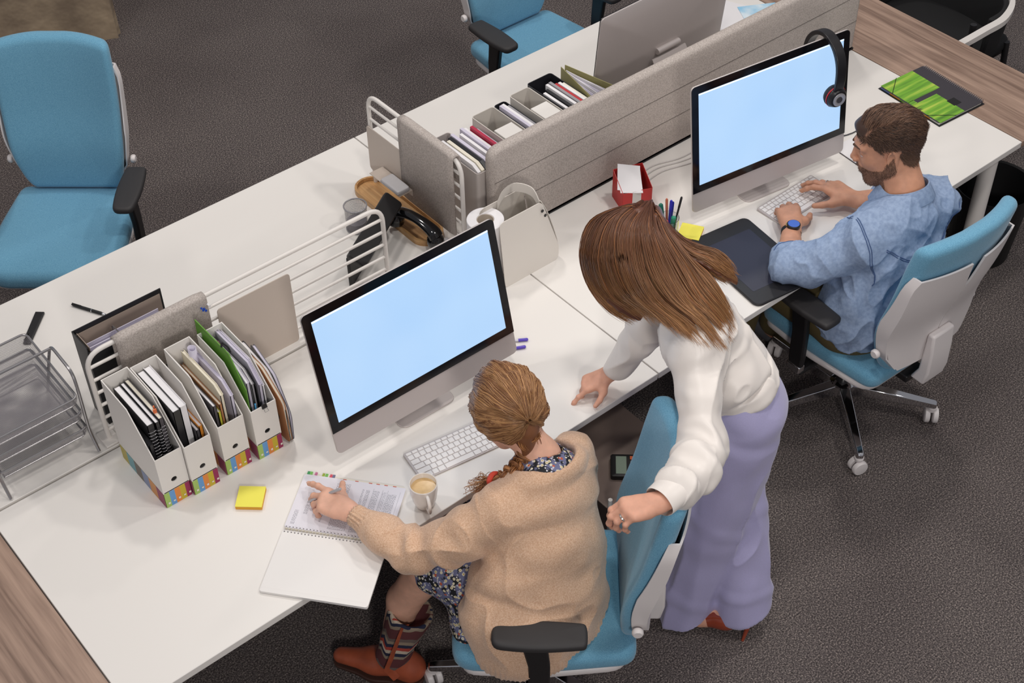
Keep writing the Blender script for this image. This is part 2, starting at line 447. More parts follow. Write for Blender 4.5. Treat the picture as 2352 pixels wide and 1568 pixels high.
    MB().lathe([(.045, .07), (.045, .115), (.03, .125)], 24).build('hub', CHROME, r)
    for k in range(5):
        a = k*2*PI/5+PI/10
        M = Rz(a)
        g = MB().rings([[(x, -w_, z-h), (x, w_, z-h), (x, w_*.8, z+h), (x, -w_*.8, z+h)] for x, w_, z, h in ((.03, .024, .095, .022), (.15, .02, .092, .018), (.33, .014, .083, .012), (.338, .01, .081, .008))], M=M)
        leg = g.build('base_leg', CHROME, r, bevel=.003)
        cs = T(.325*math.cos(a), .325*math.sin(a), 0) @ Rz(a+PI/2+.6*math.sin(k*2.3))
        MB().lathe([(.012, .05), (.012, .062), (.017, .063), (.017, .07)], 14, cs).build('caster_stem', WPLAST, r)
        for sg in (-1, 1):
            MB().lathe([(.012, -.010), (.024, -.0095), (.0285, -.006), (.0285, .006), (.026, .010), (.010, .012)], 22, cs @ T(0, sg*.0145, .0285) @ Rx(PI/2)).build('caster_wheel', WPLAST, r)
    return r
chair_a = chair_proto()
def put_chair(o, x, y, fx, fy, label, tilt=0):
    o.location = (x, y, 0); o.rotation_euler = (0, 0, math.atan2(fy, fx)-PI/2); o['label'] = label; return o
put_chair(chair_a, 1.13, -.23, -.76, .65, 'blue swivel chair the woman in the tan cardigan sits on')
put_chair(tree_copy(chair_a), 2.725, -.035, .03, 1, 'blue swivel chair seen from behind under the man in denim')
put_chair(tree_copy(chair_a), .845, 2.14, -.66, -.76, 'empty blue swivel chair facing the viewer in front of the concrete pillar')
put_chair(tree_copy(chair_a), 2.97, 1.88, .0, -1, 'empty blue swivel chair pushed up to the rear desk by the monitor back')
# ---------------------------------------------------------------- helpers for paper goods
def slab(mb, x0, x1, y0, y1, z0, z1, cut=0, cutz=0, lean=0):
    """upright sheet block; front top corner cut off; lean shifts the top in x"""
    pts = [(y0, z0), (y1, z0), (y1, z1), (y0+cut, z1), (y0, z1-cutz)] if cut else [(y0, z0), (y1, z0), (y1, z1), (y0, z1)]
    n = len(pts); vs = []
    for x in (x0, x1):
        for y, z in pts: vs.append((x+lean*(z-z0), y, z))
    fs = [tuple(range(n)), tuple(range(n, 2*n))[::-1]]+[(i, n+i, n+(i+1) % n, (i+1) % n) for i in range(n)]
    mb.add(vs, fs); return mb
def book(name, label, cat, x0, x1, y0, y1, z1, cover, pages=None, z0=.07, lean=0, cut=0, cutz=0, coil=False, group=None, ox=0, oy=0):
    """upright pad or book in world coordinates (z relative to the desk top)"""
    pages = pages or PAPER
    bx, by = (x0+x1)/2, (y0+y1)/2
    t = thing(name, label, cat, (bx, by, H+z0), group=group)
    a, b_ = x0-bx, x1-bx; c, d = y0-by, y1-by; h = z1-z0; th = min(.0015, (x1-x0)*.2)
    slab(MB(), a+th, b_-th, c+.003, d-.003, .001, h-.003, cut, cutz, lean).build('pages', pages, t, smooth=False)
    cv = MB()
    slab(cv, a, a+th, c, d, 0, h, cut, cutz, lean); slab(cv, b_-th, b_, c, d, 0, h, cut, cutz, lean)
    slab(cv, a, b_, c, c+.002, 0, h-cutz, 0, 0, lean)
    cv.build('cover', cover, t, smooth=False)
    if coil:
        g = MB(); n = int(h*.92/.012)
        for i in range(n):
            z = .01+i*.012; g.tube([(a-.002+(b_-a+.004)*.5*(1-math.cos(q))+lean*z, c-.004*math.sin(q)-.001, z) for q in [k*PI/5 for k in range(6)]], .0009, 4)
        g.build('spiral_binding', STEEL, t)
    return t
# ---------------------------------------------------------------- magazine holders
BAND = [(166, 196, 104), (104, 158, 212), (226, 140, 66), (200, 178, 48), (152, 42, 86)]
def holder(x, y, label, wdt=.082, flip=False, mc=CARD_W, rot=0):
    t = thing('magazine_holder', label, 'magazine holder', (x, y, H), rot, group='white magazine holders')
    D, w2 = .25, wdt/2; tk = .003
    z0 = .058
    # coloured printed base
    g = MB().box((0, D/2, z0/2), (wdt-.002, D, z0))
    g.build('printed_base', stripes('holder_bands', BAND, 0, wdt, offset=.5), t, bevel=.001)
    ic = MB()
    for k in range(5):
        cx_ = -w2+wdt*(k+.5)/5
        ic.box((cx_+.002, -.0012, .016), (.006, .0006, .007 if k % 2 == 0 else .005))
    ic.build('printed_icons', mat('white_ink', (232, 226, 214), .7), t, smooth=False)
    sd = MB().box((-w2-.0006, D/2, z0/2), (.0008, D-.004, z0-.002))
    sd.build('printed_side', stripes('holder_side_bands', [(150, 74, 100), (214, 150, 90), (140, 150, 180), (120, 112, 104), (120, 168, 176), (186, 172, 92)], 1, .25), t, smooth=False)
    # white body
    prof = [(0, z0), (D, z0), (D, .315), (.11, .31), (0, .195)]
    m = MB()
    for sx in (-1, 1):
        slab(m, sx*w2-(tk if sx > 0 else 0), sx*w2+(0 if sx > 0 else tk), 0, D, z0, .315)
        k = len(m.v)-8
        ys = [(0, z0), (D, z0), (D, .315), (.11, .31), (0, .195)]
        m.v = m.v[:k]; m.f = m.f[:-6]; m.m = m.m[:-6]
        x0_, x1_ = (sx*w2-tk, sx*w2) if sx > 0 else (-w2, -w2+tk)
        vs = [(xx, yy, zz) for xx in (x0_, x1_) for yy, zz in ys]
        m.add(vs, [tuple(range(5)), tuple(range(5, 10))[::-1]]+[(i, 5+i, 5+(i+1) % 5, (i+1) % 5) for i in range(5)])
    m.box((0, D-tk/2, (z0+.315)/2), (wdt-2*tk, tk, .315-z0))
    m.box((0, D/2, z0+.002), (wdt-2*tk, D, .003))
    # front panel with the finger hole
    n = 24; hr = .009; hz = .095; x1_ = w2-tk; outer = []
    for k in range(n):
        a = k*2*PI/n; dx, dz = math.cos(a), math.sin(a)
        s_ = min(x1_/abs(dx) if abs(dx) > 1e-6 else 9, ((.195-hz) if dz > 0 else (hz-z0))/abs(dz) if abs(dz) > 1e-6 else 9)
        outer.append((dx*s_, hz+dz*s_))
    # corner fill is handled by including the exact corners
    for (cx_, cz_) in ((x1_, .195), (-x1_, .195), (-x1_, z0), (x1_, z0)):
        i = min(range(n), key=lambda q: (outer[q][0]-cx_)**2+(outer[q][1]-cz_)**2); outer[i] = (cx_, cz_)
    vs = []
    for yy in (0, tk):
        vs += [(px_, yy, pz_) for px_, pz_ in outer]; vs += [(hr*math.cos(k*2*PI/n), yy, hz+hr*math.sin(k*2*PI/n)) for k in range(n)]
    fs = []
    for k in range(n):
        j = (k+1) % n
        fs += [(k, j, n+j, n+k), (2*n+k, 3*n+k, 3*n+j, 2*n+j), (n+k, n+j, 3*n+j, 3*n+k), (k, 2*n+k, 2*n+j, j)]
    m.add(vs, fs)
    m.build('body', mc, t, smooth=False)
    return t
HX = [(.396, .503), (.4805, .493), (.589, .497), (.690, .488)]
for (x, y), lb in zip(HX, ('leftmost of the four white magazine holders, holding spiral notebooks', 'second white magazine holder from the left, holding two thick white pads',
                           'third white magazine holder from the left, with rolled paper inside', 'rightmost of the four white magazine holders, green clipboard sticking out')):
    holder(x+.041, y, lb)
DK = mat('dark_grey_cover', (74, 70, 74), .55); BK = mat('black_cover', (28, 28, 32), .4); ORG = mat('orange_cover', (226, 146, 52), .6)
KR = mat('kraft_cover', (176, 122, 82), .7); LIME = mat('lime_cover', (196, 192, 62), .6); GRN = mat('green_board', (96, 150, 50), .5)
CRM = mat('cream_folder', (226, 218, 196), .75); REDC = mat('red_cover', (186, 40, 48), .5); GRYC = mat('grey_sheet', (150, 148, 152), .7)
# holder 1
book('document_wallet', 'black translucent document wallet at the left inside the leftmost white holder', 'document wallet', .402, .414, .525, .735, .235, BK, BK)
book('spiral_notebook', 'black spiral notebook standing left in the leftmost white holder', 'notebook', .417, .437, .545, .735, .285, BK, PAPER, coil=True, cut=.0)
book('spiral_notebook', 'black spiral notebook in the middle of the leftmost white holder', 'notebook', .439, .451, .540, .737, .286, BK, PAPER, coil=True)
book('spiral_notebook', 'cream spiral notebook with orange tabs in the leftmost white holder', 'notebook', .453, .466, .545, .738, .288, DK, PAPER2, coil=True)
tg = MB().box((0, 0, 0), (.010, .003, .014)); tg.box((.004, .012, .002), (.004, .003, .012))
tag(tg.build('index_tab', mat('orange_tab', (232, 120, 70), .6), loc=(.459, .575, H+.292), smooth=False), 'orange paper tab on the cream spiral notebook', 'index tab')
# holder 2
book('paper_pad', 'thick white paper pad on the left in the second white holder', 'paper pad', .490, .512, .530, .730, .300, BK, PAPER)
book('paper_pad', 'thick white paper pad on the right in the second white holder', 'paper pad', .514, .534, .535, .735, .300, PAPER, PAPER)
book('book', 'slim dark grey book at the front of the second white holder', 'book', .537, .547, .518, .70, .205, DK, PAPER)
book('book', 'orange book at the right in the second white holder', 'book', .548, .559, .520, .72, .213, ORG, PAPER)
# holder 3
book('folder', 'thin white folder against the left side of the third white holder', 'folder', .594, .5975, .57, .74, .30, mat('white_cover', (222, 218, 214), .6), PAPER, cut=.06, cutz=.06)
book('book', 'dark grey book at the left in the third white holder', 'book', .600, .610, .520, .735, .255, DK, PAPER)
book('book', 'lime green book standing in the third white holder', 'book', .611, .620, .520, .735, .225, LIME, PAPER)
book('book', 'brown kraft book standing in the third white holder', 'book', .621, .630, .525, .735, .245, KR, PAPER2)
book('paper_stack', 'cream sheets standing in the middle of the third white holder', 'papers', .632, .642, .530, .735, .290, CRM, PAPER2, cut=.03, cutz=.02)
book('paper_stack', 'lilac plastic pockets at the right of the third white holder', 'papers', .658, .668, .525, .735, .285, LILAC, LILAC, cut=.04, cutz=.03)
rp = MB(); rp.rings([[(.011*(1+.08*math.cos(3*a))*math.cos(a), .014*math.sin(a), z) for a in [k*2*PI/20 for k in range(20)]] for z in (0, .1, .245)], cap0=False, cap1=False)
tag(rp.build('rolled_paper', LILAC, loc=(.651, .70, H+.07), solid=.001), 'lilac paper roll standing in the third white holder', 'paper roll')
# holder 4
book('paper_stack', 'white loose papers at the left in the rightmost white holder', 'papers', .712, .722, .525, .73, .298, LILAC, PAPER, cut=.05, cutz=.03)
book('paper_stack', 'grey folders standing in the middle of the rightmost white holder', 'papers', .724, .732, .520, .73, .290, GRYC, PAPER, cut=.04, cutz=.03)
book('folder', 'black folder standing in the rightmost white holder', 'folder', .733, .7365, .515, .73, .285, BK, DK, cut=.03, cutz=.03)
book('paper_stack', 'lilac folded sheets on the right in the rightmost white holder', 'papers', .740, .750, .515, .735, .300, LILAC, LILAC, cut=.05, cutz=.05, lean=.02)
book('folder', 'white folder against the right side of the rightmost white holder', 'folder', .755, .763, .52, .735, .295, PAPER, LILAC, cut=.06, cutz=.06)
bp_ = MB().tube([(0, 0, 0), (0, -.004, .06)], .0025, 8)
tag(bp_.build('ballpoint_pen', mat('sky_blue_plastic', (60, 150, 200), .3), loc=(.713, .500, H+.150)), 'sky blue pen at the front of the rightmost white holder', 'pen')
bc = thing('binder_clip', 'black binder clip on the front edge of the rightmost white holder', 'clip', (.735, .488, H+.193))
MB().rings([[(-.008, -.004, -.006), (-.008, .006, -.006), (.008, .006, -.006), (.008, -.004, -.006)], [(-.008, .0, .007), (-.008, .002, .007), (.008, .002, .007), (.008, .0, .007)]]).build('clip_body', BLK, bc)
MB().tube([(-.004, -.003, -.004), (-.006, -.012, -.012), (.006, -.012, -.012), (.004, -.003, -.004)], .0009, 5).build('clip_wire', STEEL, bc)
# green clipboard rising from the fourth holder
gb = thing('clipboard', 'green clipboard with a pen rising from the rightmost white holder', 'clipboard', (.700, .62, H+.07), rot=(0, 0, .0))
sl = MB(); slab(sl, -.0015, .0015, -.105, .145, 0, .275, .07, .09, .02); sl.build('board', GRN, gb, smooth=False)
MB().tube(fillet([(.004, .0, .275), (.008, .0, .290), (.014, -.02, .285), (.014, -.03, .27)], .006), .003, 6).build('pen_clip', BLK, gb)
# folders leaning on the right side of the row
for i, (dx, c1, c2, nm, lb) in enumerate(((0, KR, PAPER2, 'notebook', 'cream notebook with black strap leaning beside the rightmost white holder'),
                                 (.012, BK, PAPER, 'notebook', 'white notebook with rounded black cover leaning beside the cream notebook'),
                                 (.026, mat('clear_sleeve', (120, 118, 124), .3), LILAC, 'plastic_sleeve', 'grey plastic sleeve, outermost of the items leaning right of the white holders'))):
    t = thing(nm, lb, 'notebook' if i < 2 else 'sleeve', (.792+dx, .60, H+.001), rot=(0, math.radians(-1.5+2*i), math.radians(2-5*i)))
    ol = rpoly([(-.115, .001), (.125, .001), (.125, .255-.03*i), (-.03, .255-.03*i), (-.115, .17-.03*i)], [.02]*5, 4)
    m1 = MB().add([(x_, y_, z_) for x_ in (-.0035, .0035) for y_, z_ in ol], [tuple(range(len(ol))), tuple(range(len(ol), 2*len(ol)))[::-1]]+[(k, len(ol)+k, len(ol)+(k+1) % len(ol), (k+1) % len(ol)) for k in range(len(ol))])
    m1.build('pages', c2, t, smooth=False)
    for sx in (-1, 1):
        m2 = MB().add([(sx*.0042+x_, y_*1.03, z_*1.01) for x_ in (-.0007, .0007) for y_, z_ in ol], [tuple(range(len(ol))), tuple(range(len(ol), 2*len(ol)))[::-1]]+[(k, len(ol)+k, len(ol)+(k+1) % len(ol), (k+1) % len(ol)) for k in range(len(ol))])
        m2.build('cover', c1, t, smooth=False)
    if i == 0:
        MB().tube([(-.006, -.06, .02), (-.008, -.085, .09), (-.006, -.06, .16)], .003, 6).build('strap', BLK, t)
# ---------------------------------------------------------------- white wire rail behind the holders
def rod(path, r=.006, n=10): return MB().tube(path, r, n)
rl = thing('wire_rail', 'long white wire rail standing in the gap behind the left monitor', 'desk rail', (.40, .845, H))
ft = fillet([(0, 0, .0), (0, 0, .335), (1.01, 0, .335), (1.01, 0, .0)], .06, 8)
rod(ft, .0075, 12).build('frame', STEEL_W, rl)
for k in range(6):
    z = .285-.05*k
    rod([(.0, 0, z), (1.01, 0, z)], .0052).build('crossbar', STEEL_W, rl)
for x in (0, 1.01):
    MB().box((x, -.0, .004), (.05, .07, .008)).build('foot', STEEL_W, rl, bevel=.003)
rl2 = thing('wire_rail', 'short white wire rail running back across the rear desk beside the felt board', 'desk rail', (1.70, .815, H))
rod(fillet([(0, .0, .0), (0, 0, .375), (0, .505, .375), (0, .505, .0)], .06, 8), .0075, 12).build('frame', STEEL_W, rl2)
for k in range(6):
    z = .325-.05*k
    rod([(0, 0, z), (0, .505, z)], .0052).build('crossbar', STEEL_W, rl2)
# felt boards hung over the rails
def felt_board(label, loc, rz, w_, drop1, drop2, r=.011):
    t = thing('felt_board', label, 'pinboard', loc, rz)
    prof = [(-r-.004, -drop1)]+[(-(r+.004)*math.cos(a), (r)*math.sin(a)) for a in [k*PI/8 for k in range(9)]]+[(r+.004, -drop2)]
    N = 10; rows = []
    for i in range(N+1):
        x = -w_/2+w_*i/N; e = .004*(1 if i in (0, N) else 0)
        rows.append([(x, y_, z_+(e if z_ < -.05 else -e)) for y_, z_ in prof])
    m_ = MB().rings(rows, closed=False, cap0=False, cap1=False)
    m_.build('felt', FELT, t, solid=.006, bevel=.0)
    return t
fb = felt_board('grey felt board with pins hung on the rail behind the white holders', (.635, .845, H+.338), 0, .29, .16, .12)
def pin(x, z, col, label):
    t = thing('push_pin', label, 'push pin', (x, .825, H+z))
    MB().lathe([(.0035, 0), (.002, .003), (.002, .008), (.004, .012)], 10, Rx(PI/2)).build('head', col, t)
pin(.757, .315, mat('blue_pin', (30, 80, 190), .3), 'blue push pin on the left of the pin cluster on the felt board')
pin(.765, .309, mat('blue_pin', (30, 80, 190), .3), 'lower blue push pin on the felt board')
pin(.778, .318, mat('white_pin', (235, 235, 240), .3), 'white push pin at the right of the pins on the felt board')
felt_board('tall grey felt board hung on the short rail beside the bamboo tray', (1.70, .985, H+.378), PI/2, .29, .10, .31)
# beige metal sheets
def sheet(label, loc, rz, w_, h_):
    return tag(MB().add(*(lambda o: ([(x, y, z) for y in (-.0015, .0015) for x, z in o], [tuple(range(len(o))), tuple(range(len(o), 2*len(o)))[::-1]]+[(k, len(o)+k, len(o)+(k+1) % len(o), (k+1) % len(o)) for k in range(len(o))]))(rrect(w_, h_, .012, 4, 0, h_/2))).build('metal_board', BEIGE, loc=loc, rot=(0, 0, rz), smooth=False), label, 'metal board')
sheet('beige metal board clipped to the long rail right of the white holders', (.93, .832, H+.0), 0, .25, .275)
sheet('beige metal board on the short rail behind the tall felt board', (1.688, 1.20, H+.07), PI/2, .25, .18)
sh = MB().box((0, 0, 0), (.055, .17, .003)); sh.box((.027, 0, -.012), (.002, .17, .024))
tag(sh.build('small_shelf', BEIGE, loc=(1.655, 1.155, H+.125), smooth=False), 'small beige shelf sticking out of the beige board over the bamboo tray', 'shelf')
dv = thing('pocket_drive', 'pale grey pocket device lying on the small beige shelf', 'device', (1.648, 1.12, H+.1275))
pad(rrect(.05, .10, .008), 0, .018, .004).build('case', mat('pale_grey_plastic', (190, 188, 190), .35), dv)
MB().box((0, 0, .008), (.0506, .1006, .002)).build('seam', GRYC, dv)
# black lever-arch binder behind the rail
bn = thing('lever_arch_binder', 'black lever arch binder with papers standing behind the felt board', 'binder', (.44, .90, H))
slab(MB(), -.002, .0, .005, .08, .002, .30).build('inner_lining', mat('binder_lining', (158, 142, 130), .7), bn, smooth=False)
bm_ = MB(); bm_.box((.13, .085, .155), (.285, .003, .31)); bm_.box((-.011, .04, .155), (.003, .09, .31)); bm_.box((.13, -.003, .145), (.285, .003, .29)); bm_.box((.13, .04, .002), (.28, .08, .004))
bm_.build('cover', BK, bn, smooth=False)
MB().box((.13, .081, .15), (.27, .003, .29)).build('inner_lining', mat('binder_lining', (158, 142, 130), .7), bn, smooth=False)
pg = MB()
for k in range(7): slab(pg, 0, .24, .012+k*.007, .0145+k*.007, .01, .27-.006*(k % 3))
pg.build('papers', LILAC, bn, smooth=False)
MB().tube(fillet([(.10, .02, .28), (.10, .07, .28), (.10, .07, .24)], .01), .002, 6).build('lever', STEEL, bn)
# ---------------------------------------------------------------- wire mesh letter trays
def mesh_mat():
    m = bpy.data.materials.new('wire_mesh'); m.use_nodes = True; nt = m.node_tree; b = nt.nodes['Principled BSDF']
    b.inputs['Base Color'].default_value = (*lin((150, 146, 150)), 1); b.inputs['Metallic'].default_value = .3; b.inputs['Roughness'].default_value = .4
    tc = nt.nodes.new('ShaderNodeTexCoord'); s = nt.nodes.new('ShaderNodeSeparateXYZ'); nt.links.new(tc.outputs['Object'], s.inputs[0])
    outs = []
    def mth(op, a, b_=None):
        q = nt.nodes.new('ShaderNodeMath'); q.operation = op
        for i, v in enumerate((a, b_)):
            if v is None: continue
            if isinstance(v, (int, float)): q.inputs[i].default_value = v
            else: nt.links.new(v, q.inputs[i])
        return q.outputs[0]
    zz = mth('MULTIPLY', s.outputs[2], 1.0)
    u = mth('ADD', s.outputs[0], mth('ADD', s.outputs[1], zz)); v = mth('SUBTRACT', s.outputs[0], mth('ADD', s.outputs[1], zz))
    for k in (u, v):
        f = mth('FRACT', mth('MULTIPLY', k, 260)); outs.append(mth('LESS_THAN', f, .27))
    a = mth('MAXIMUM', outs[0], outs[1]); nt.links.new(a, b.inputs['Alpha'])
    return m
MESH = mesh_mat()
ts = thing('letter_tray_stack', 'silver wire mesh letter trays stacked at the left end of the desks', 'letter tray', (.215, .985, H))
for k in range(3):
    z0 = .055+.062*k; y0 = -.135+.0*k; y1 = .165
    m_ = MB()
    xw = .125; 
    vs = [(-xw, y0, z0), (xw, y0, z0), (xw, y1, z0), (-xw, y1, z0), (-xw-.008, y0-.006, z0+.028), (xw+.008, y0-.006, z0+.028), (xw+.008, y1+.008, z0+.05), (-xw-.008, y1+.008, z0+.05)]
    m_.add(vs, [(0, 1, 2, 3), (0, 4, 5, 1), (1, 5, 6, 2), (2, 6, 7, 3), (3, 7, 4, 0)])
    tr = m_.build('tray', MESH, ts, smooth=False)
    rim = fillet([vs[4], vs[5], vs[6], vs[7], vs[4]], .02, 6)
    MB().tube(rim, .0035, 8, closed=True).build('rim_wire', STEEL, tr)
    MB().tube(fillet([(-xw, y0, z0), (xw, y0, z0), (xw, y1, z0), (-xw, y1, z0), (-xw, y0, z0)], .015, 5), .0025, 6, closed=True).build('base_wire', STEEL, tr)
for sx in (-1, 1):
    x = sx*.138
    MB().tube(fillet([(x, -.17, .004), (x, -.135, .06), (x*1.06, -.12, .20), (x*1.1, -.10, .262), (x*1.1, .03, .275), (x*1.04, .05, .215), (x, .10, .10), (x, .155, .004)], .03, 6), .0048, 8).build('side_handle', STEEL, ts)
MB().tube([(-.15, .03, .262), (.15, .03, .262)], .0042, 8).build('crossbar', STEEL, ts)
# ---------------------------------------------------------------- small things on the bare rear desk
rk = thing('folding_rule', 'black plastic tool with a notched end lying on the rear desk', 'tool', (.445, 1.42, H+.001), math.atan2(.106, .097))
pad(rpoly([(-.075, -.012), (.07, -.016), (.07, .014), (-.04, .014), (-.046, .006), (-.056, .006), (-.060, .012), (-.075, .012)], .003), 0, .007, .002, 2).build('body', BLK, rk)
pn = thing('ballpoint_pen', 'black pen with silver tip lying on the rear desk', 'pen', (.617, 1.38, H+.006), math.atan2(-.117, .061))
MB().lathe([(.002, -.066), (.0045, -.058), (.0052, -.03), (.0052, .045), (.004, .052)], 12, Ry(PI/2)).build('barrel', BLK, pn)
MB().lathe([(.004, .052), (.003, .062), (.001, .070)], 12, Ry(PI/2)).build('tip', CHROME, pn)
MB().lathe([(.0056, .010), (.0056, .013)], 12, Ry(PI/2)).build('ring', CHROME, pn)
MB().box((-.045, 0, .0065), (.035, .003, .0012)).build('clip', BLK, pn)
# bamboo tray
bt = thing('bamboo_tray', 'long bamboo tray with rounded ends under the short rail', 'tray', (1.662, 1.135, H), math.radians(0))
ol = rrect(.115, .43, .057, 8)
base = MB().prism(ol, 0, .008); base.build('base', BAMBOO, bt)
wall = MB(); wall.rings([[(x, y, .008) for x, y in ol], [(x, y, .022) for x, y in ol], [(x, y, .022) for x, y in inset(ol, .008)], [(x, y, .009) for x, y in inset(ol, .008)]], cap0=False, cap1=False)
wall.build('rim', BAMBOO, bt)
# phone: sloping black body with the handset across the bamboo tray
ph = thing('desk_phone', 'black desk phone standing on edge behind the left monitor', 'telephone', (1.46, .985, H), math.radians(33))
M_ = Rx(0)
bd = MB(); ol = rrect(.34, .07, .012, 4)
bd.rings([[(x, y, z) for x, y in inset(ol, i)] for i, z in ((.003, 0), (0, .004), (0, .016), (.004, .020))])
bd.build('body', BLK, ph, rot=(math.radians(35), 0, 0), loc=(0, .0, .12))
MB().box((0, .03, .06), (.30, .012, .12)).build('stand', BLK, ph, bevel=.003)
hs = thing('telephone_handset', 'glossy black telephone handset lying across the bamboo tray', 'telephone handset', (1.625, .985, H+.03), math.radians(-80))
GB = mat('gloss_black', (14, 14, 17), .12, coat=.6)
pp = spline([(-.095, 0, .028), (-.08, 0, .045), (-.04, 0, .058), (.0, 0, .062), (.04, 0, .058), (.08, 0, .045), (.095, 0, .028)], 24)
MB().tube(pp, [.020+.006*abs(math.cos(i/23*PI))**2*1.2 for i in range(24)], 14, flat=.62).build('grip', GB, hs)
for sx in (-1, 1):
    MB().lathe([(.016, -.004), (.027, .0), (.030, .012), (.028, .028), (.018, .038)], 20, T(sx*.09, 0, -.006)).build('ear_cup', GB, hs)
# mesh pen cup
mc_ = thing('mesh_cup', 'grey wire mesh cup standing on the rear desk by the bamboo tray', 'cup', (1.508, 1.16, H))
MB().lathe([(.036, .002), (.038, .095)], 28, cap0=True, cap1=False).build('body', MESH, mc_)
for z, r_ in ((.003, .036), (.096, .0385)):
    MB().tube([(r_*math.cos(a), r_*math.sin(a), z) for a in [k*2*PI/28 for k in range(28)]], .0026, 6, closed=True).build('rim', mat('grey_lacquer', (140, 138, 142), .35), mc_)
MB().lathe([(.034, .004), (.034, .035)], 24).build('contents', mat('grey_rubber', (128, 126, 132), .6), mc_)
# ---------------------------------------------------------------- white tote caddy and tape roll
cd = thing('desk_caddy', 'white rounded desk caddy bag with snap holes beside the divider', 'desk caddy', (1.805, .685, H))
sd_ol = rpoly([(-.11, .0), (.115, .0), (.122, .05), (.075, .235), (-.10, .235)], [.012, .03, .05, .02, .02], 6)
for y, h_ in ((-.085, 1), (.085, 1)):
    n = len(sd_ol)
    vs = [(x, y*(1-.45*z/.24)+d, z) for d in (-.0012, .0012) for x, z in sd_ol]
    MB().add(vs, [tuple(range(n)), tuple(range(n, 2*n))[::-1]]+[(k, n+k, n+(k+1) % n, (k+1) % n) for k in range(n)]).build('side_panel', mat('white_leatherette', (222, 216, 208), .5), cd, smooth=False)
g = MB(); rr_ = []
pth = spline([(.075, 0, .235), (.10, 0, .17), (.122, 0, .06), (.114, 0, .012), (.10, 0, .0)], 12)
g.rings([[(p.x, -.085*(1-.45*p.z/.24), p.z), (p.x, .085*(1-.45*p.z/.24), p.z), (p.x-.002, .085*(1-.45*p.z/.24), p.z), (p.x-.002, -.085*(1-.45*p.z/.24), p.z)] for p in pth])
g.box((-.0, 0, .002), (.20, .165, .003)); g.build('gusset', mat('white_leatherette', (222, 216, 208), .5), cd)
hd = spline([(.072, -.04, .222), (.066, -.01, .262), (.030, .03, .275), (-.01, .04, .262), (-.03, .046, .222)], 20)
MB().rings([[(p.x+.0, p.y-.0, p.z-.022), (p.x+.0015, p.y, p.z+.012), (p.x-.0015, p.y, p.z+.012), (p.x-.002, p.y, p.z-.022)] for p in hd]).build('handle', mat('white_leatherette', (222, 216, 208), .5), cd)
for dx in (.074, .086):
    MB().lathe([(.0055, -.001), (.0055, .001)], 14, T(dx-.004, -.0575, .205-(dx-.074)*2) @ Rx(PI/2)).build('snap_hole', BLK, cd)
tp = thing('tape_roll', 'wide white tape roll standing upright against the desk caddy', 'tape roll', (1.704, .706, H))
MB().rings([[(r_*math.cos(a), r_*math.sin(a), z) for a in [k*2*PI/36 for k in range(36)]] for r_, z in ((.060, 0), (.060, .215), (.028, .215), (.028, 0), (.060, 0))], cap0=False, cap1=False).build('roll', PAPER, tp, bevel=.002)
MB().rings([[(r_*math.cos(a), r_*math.sin(a), z) for a in [k*2*PI/24 for k in range(24)]] for r_, z in ((.0278, .004), (.0278, .212), (.0262, .212), (.0262, .004), (.0278, .004))], cap0=False, cap1=False).build('core', mat('core_card', (196, 184, 170), .8), tp)
fw = MB(); fw.rings([[(x, -.05+.0, z), (x, .05, z+.03*0), (x, .05, z+.003), (x, -.05, z+.003)] for x, z in [(-.05, .09), (-.03, .112), (0, .118), (.03, .112)]])
tag(fw.build('curved_flap', PAPER, loc=(1.655, .845, H-.085), smooth=True), 'curved white card flap behind the top edge of the left monitor', 'card')
# ---------------------------------------------------------------- felt divider
dvd = thing('divider_screen', 'long grey felt divider screen between front and rear desks', 'divider', (2.705, .815, H+.002))
ol = rpoly([(-.90, .0), (.90, .0), (.90, .368), (-.90, .368)], [.006, .006, .03, .05], 8)
n = len(ol)
def dring(d, y): return [(x, y, z) for x, z in inset(ol, d)]
MB().rings([dring(.014, -.022), dring(.006, -.019), dring(.0, -.010), dring(0, .010), dring(.006, .019), dring(.014, .022)]).build('panel', FELT, dvd, ang=60)
for z in (.13, .245):
    MB().box((0, -.0222, z), (1.78, .0012, .0015)).build('seam', mat('felt_seam', (96, 90, 86), .9), dvd, smooth=False)
MB().box((0, -.019, .003), (1.80, .006, .006)).build('base_strip', BLKM, dvd, smooth=False)
# ---------------------------------------------------------------- all-in-one computers
GLASS_BLK = mat('black_glass', (9, 9, 14), .12, spec=.5)
def screen_mat():
    m = bpy.data.materials.new('lit_screen'); m.use_nodes = True; nt = m.node_tree; b = nt.nodes['Principled BSDF']
    b.inputs['Base Color'].default_value = (.02, .02, .02, 1); b.inputs['Roughness'].default_value = .2
    tc = nt.nodes.new('ShaderNodeTexCoord'); n = nt.nodes.new('ShaderNodeTexNoise'); n.inputs['Scale'].default_value = 4; n.inputs['Detail'].default_value = 1
    nt.links.new(tc.outputs['Object'], n.inputs['Vector']); r = nt.nodes.new('ShaderNodeValToRGB')
    r.color_ramp.elements[0].color = (*lin((170, 208, 250)), 1); r.color_ramp.elements[1].color = (*lin((190, 222, 254)), 1)
    nt.links.new(n.outputs['Fac'], r.inputs[0]); nt.links.new(r.outputs[0], b.inputs['Emission Color']); b.inputs['Emission Strength'].default_value = 1.0
    return m
SCREEN = screen_mat()
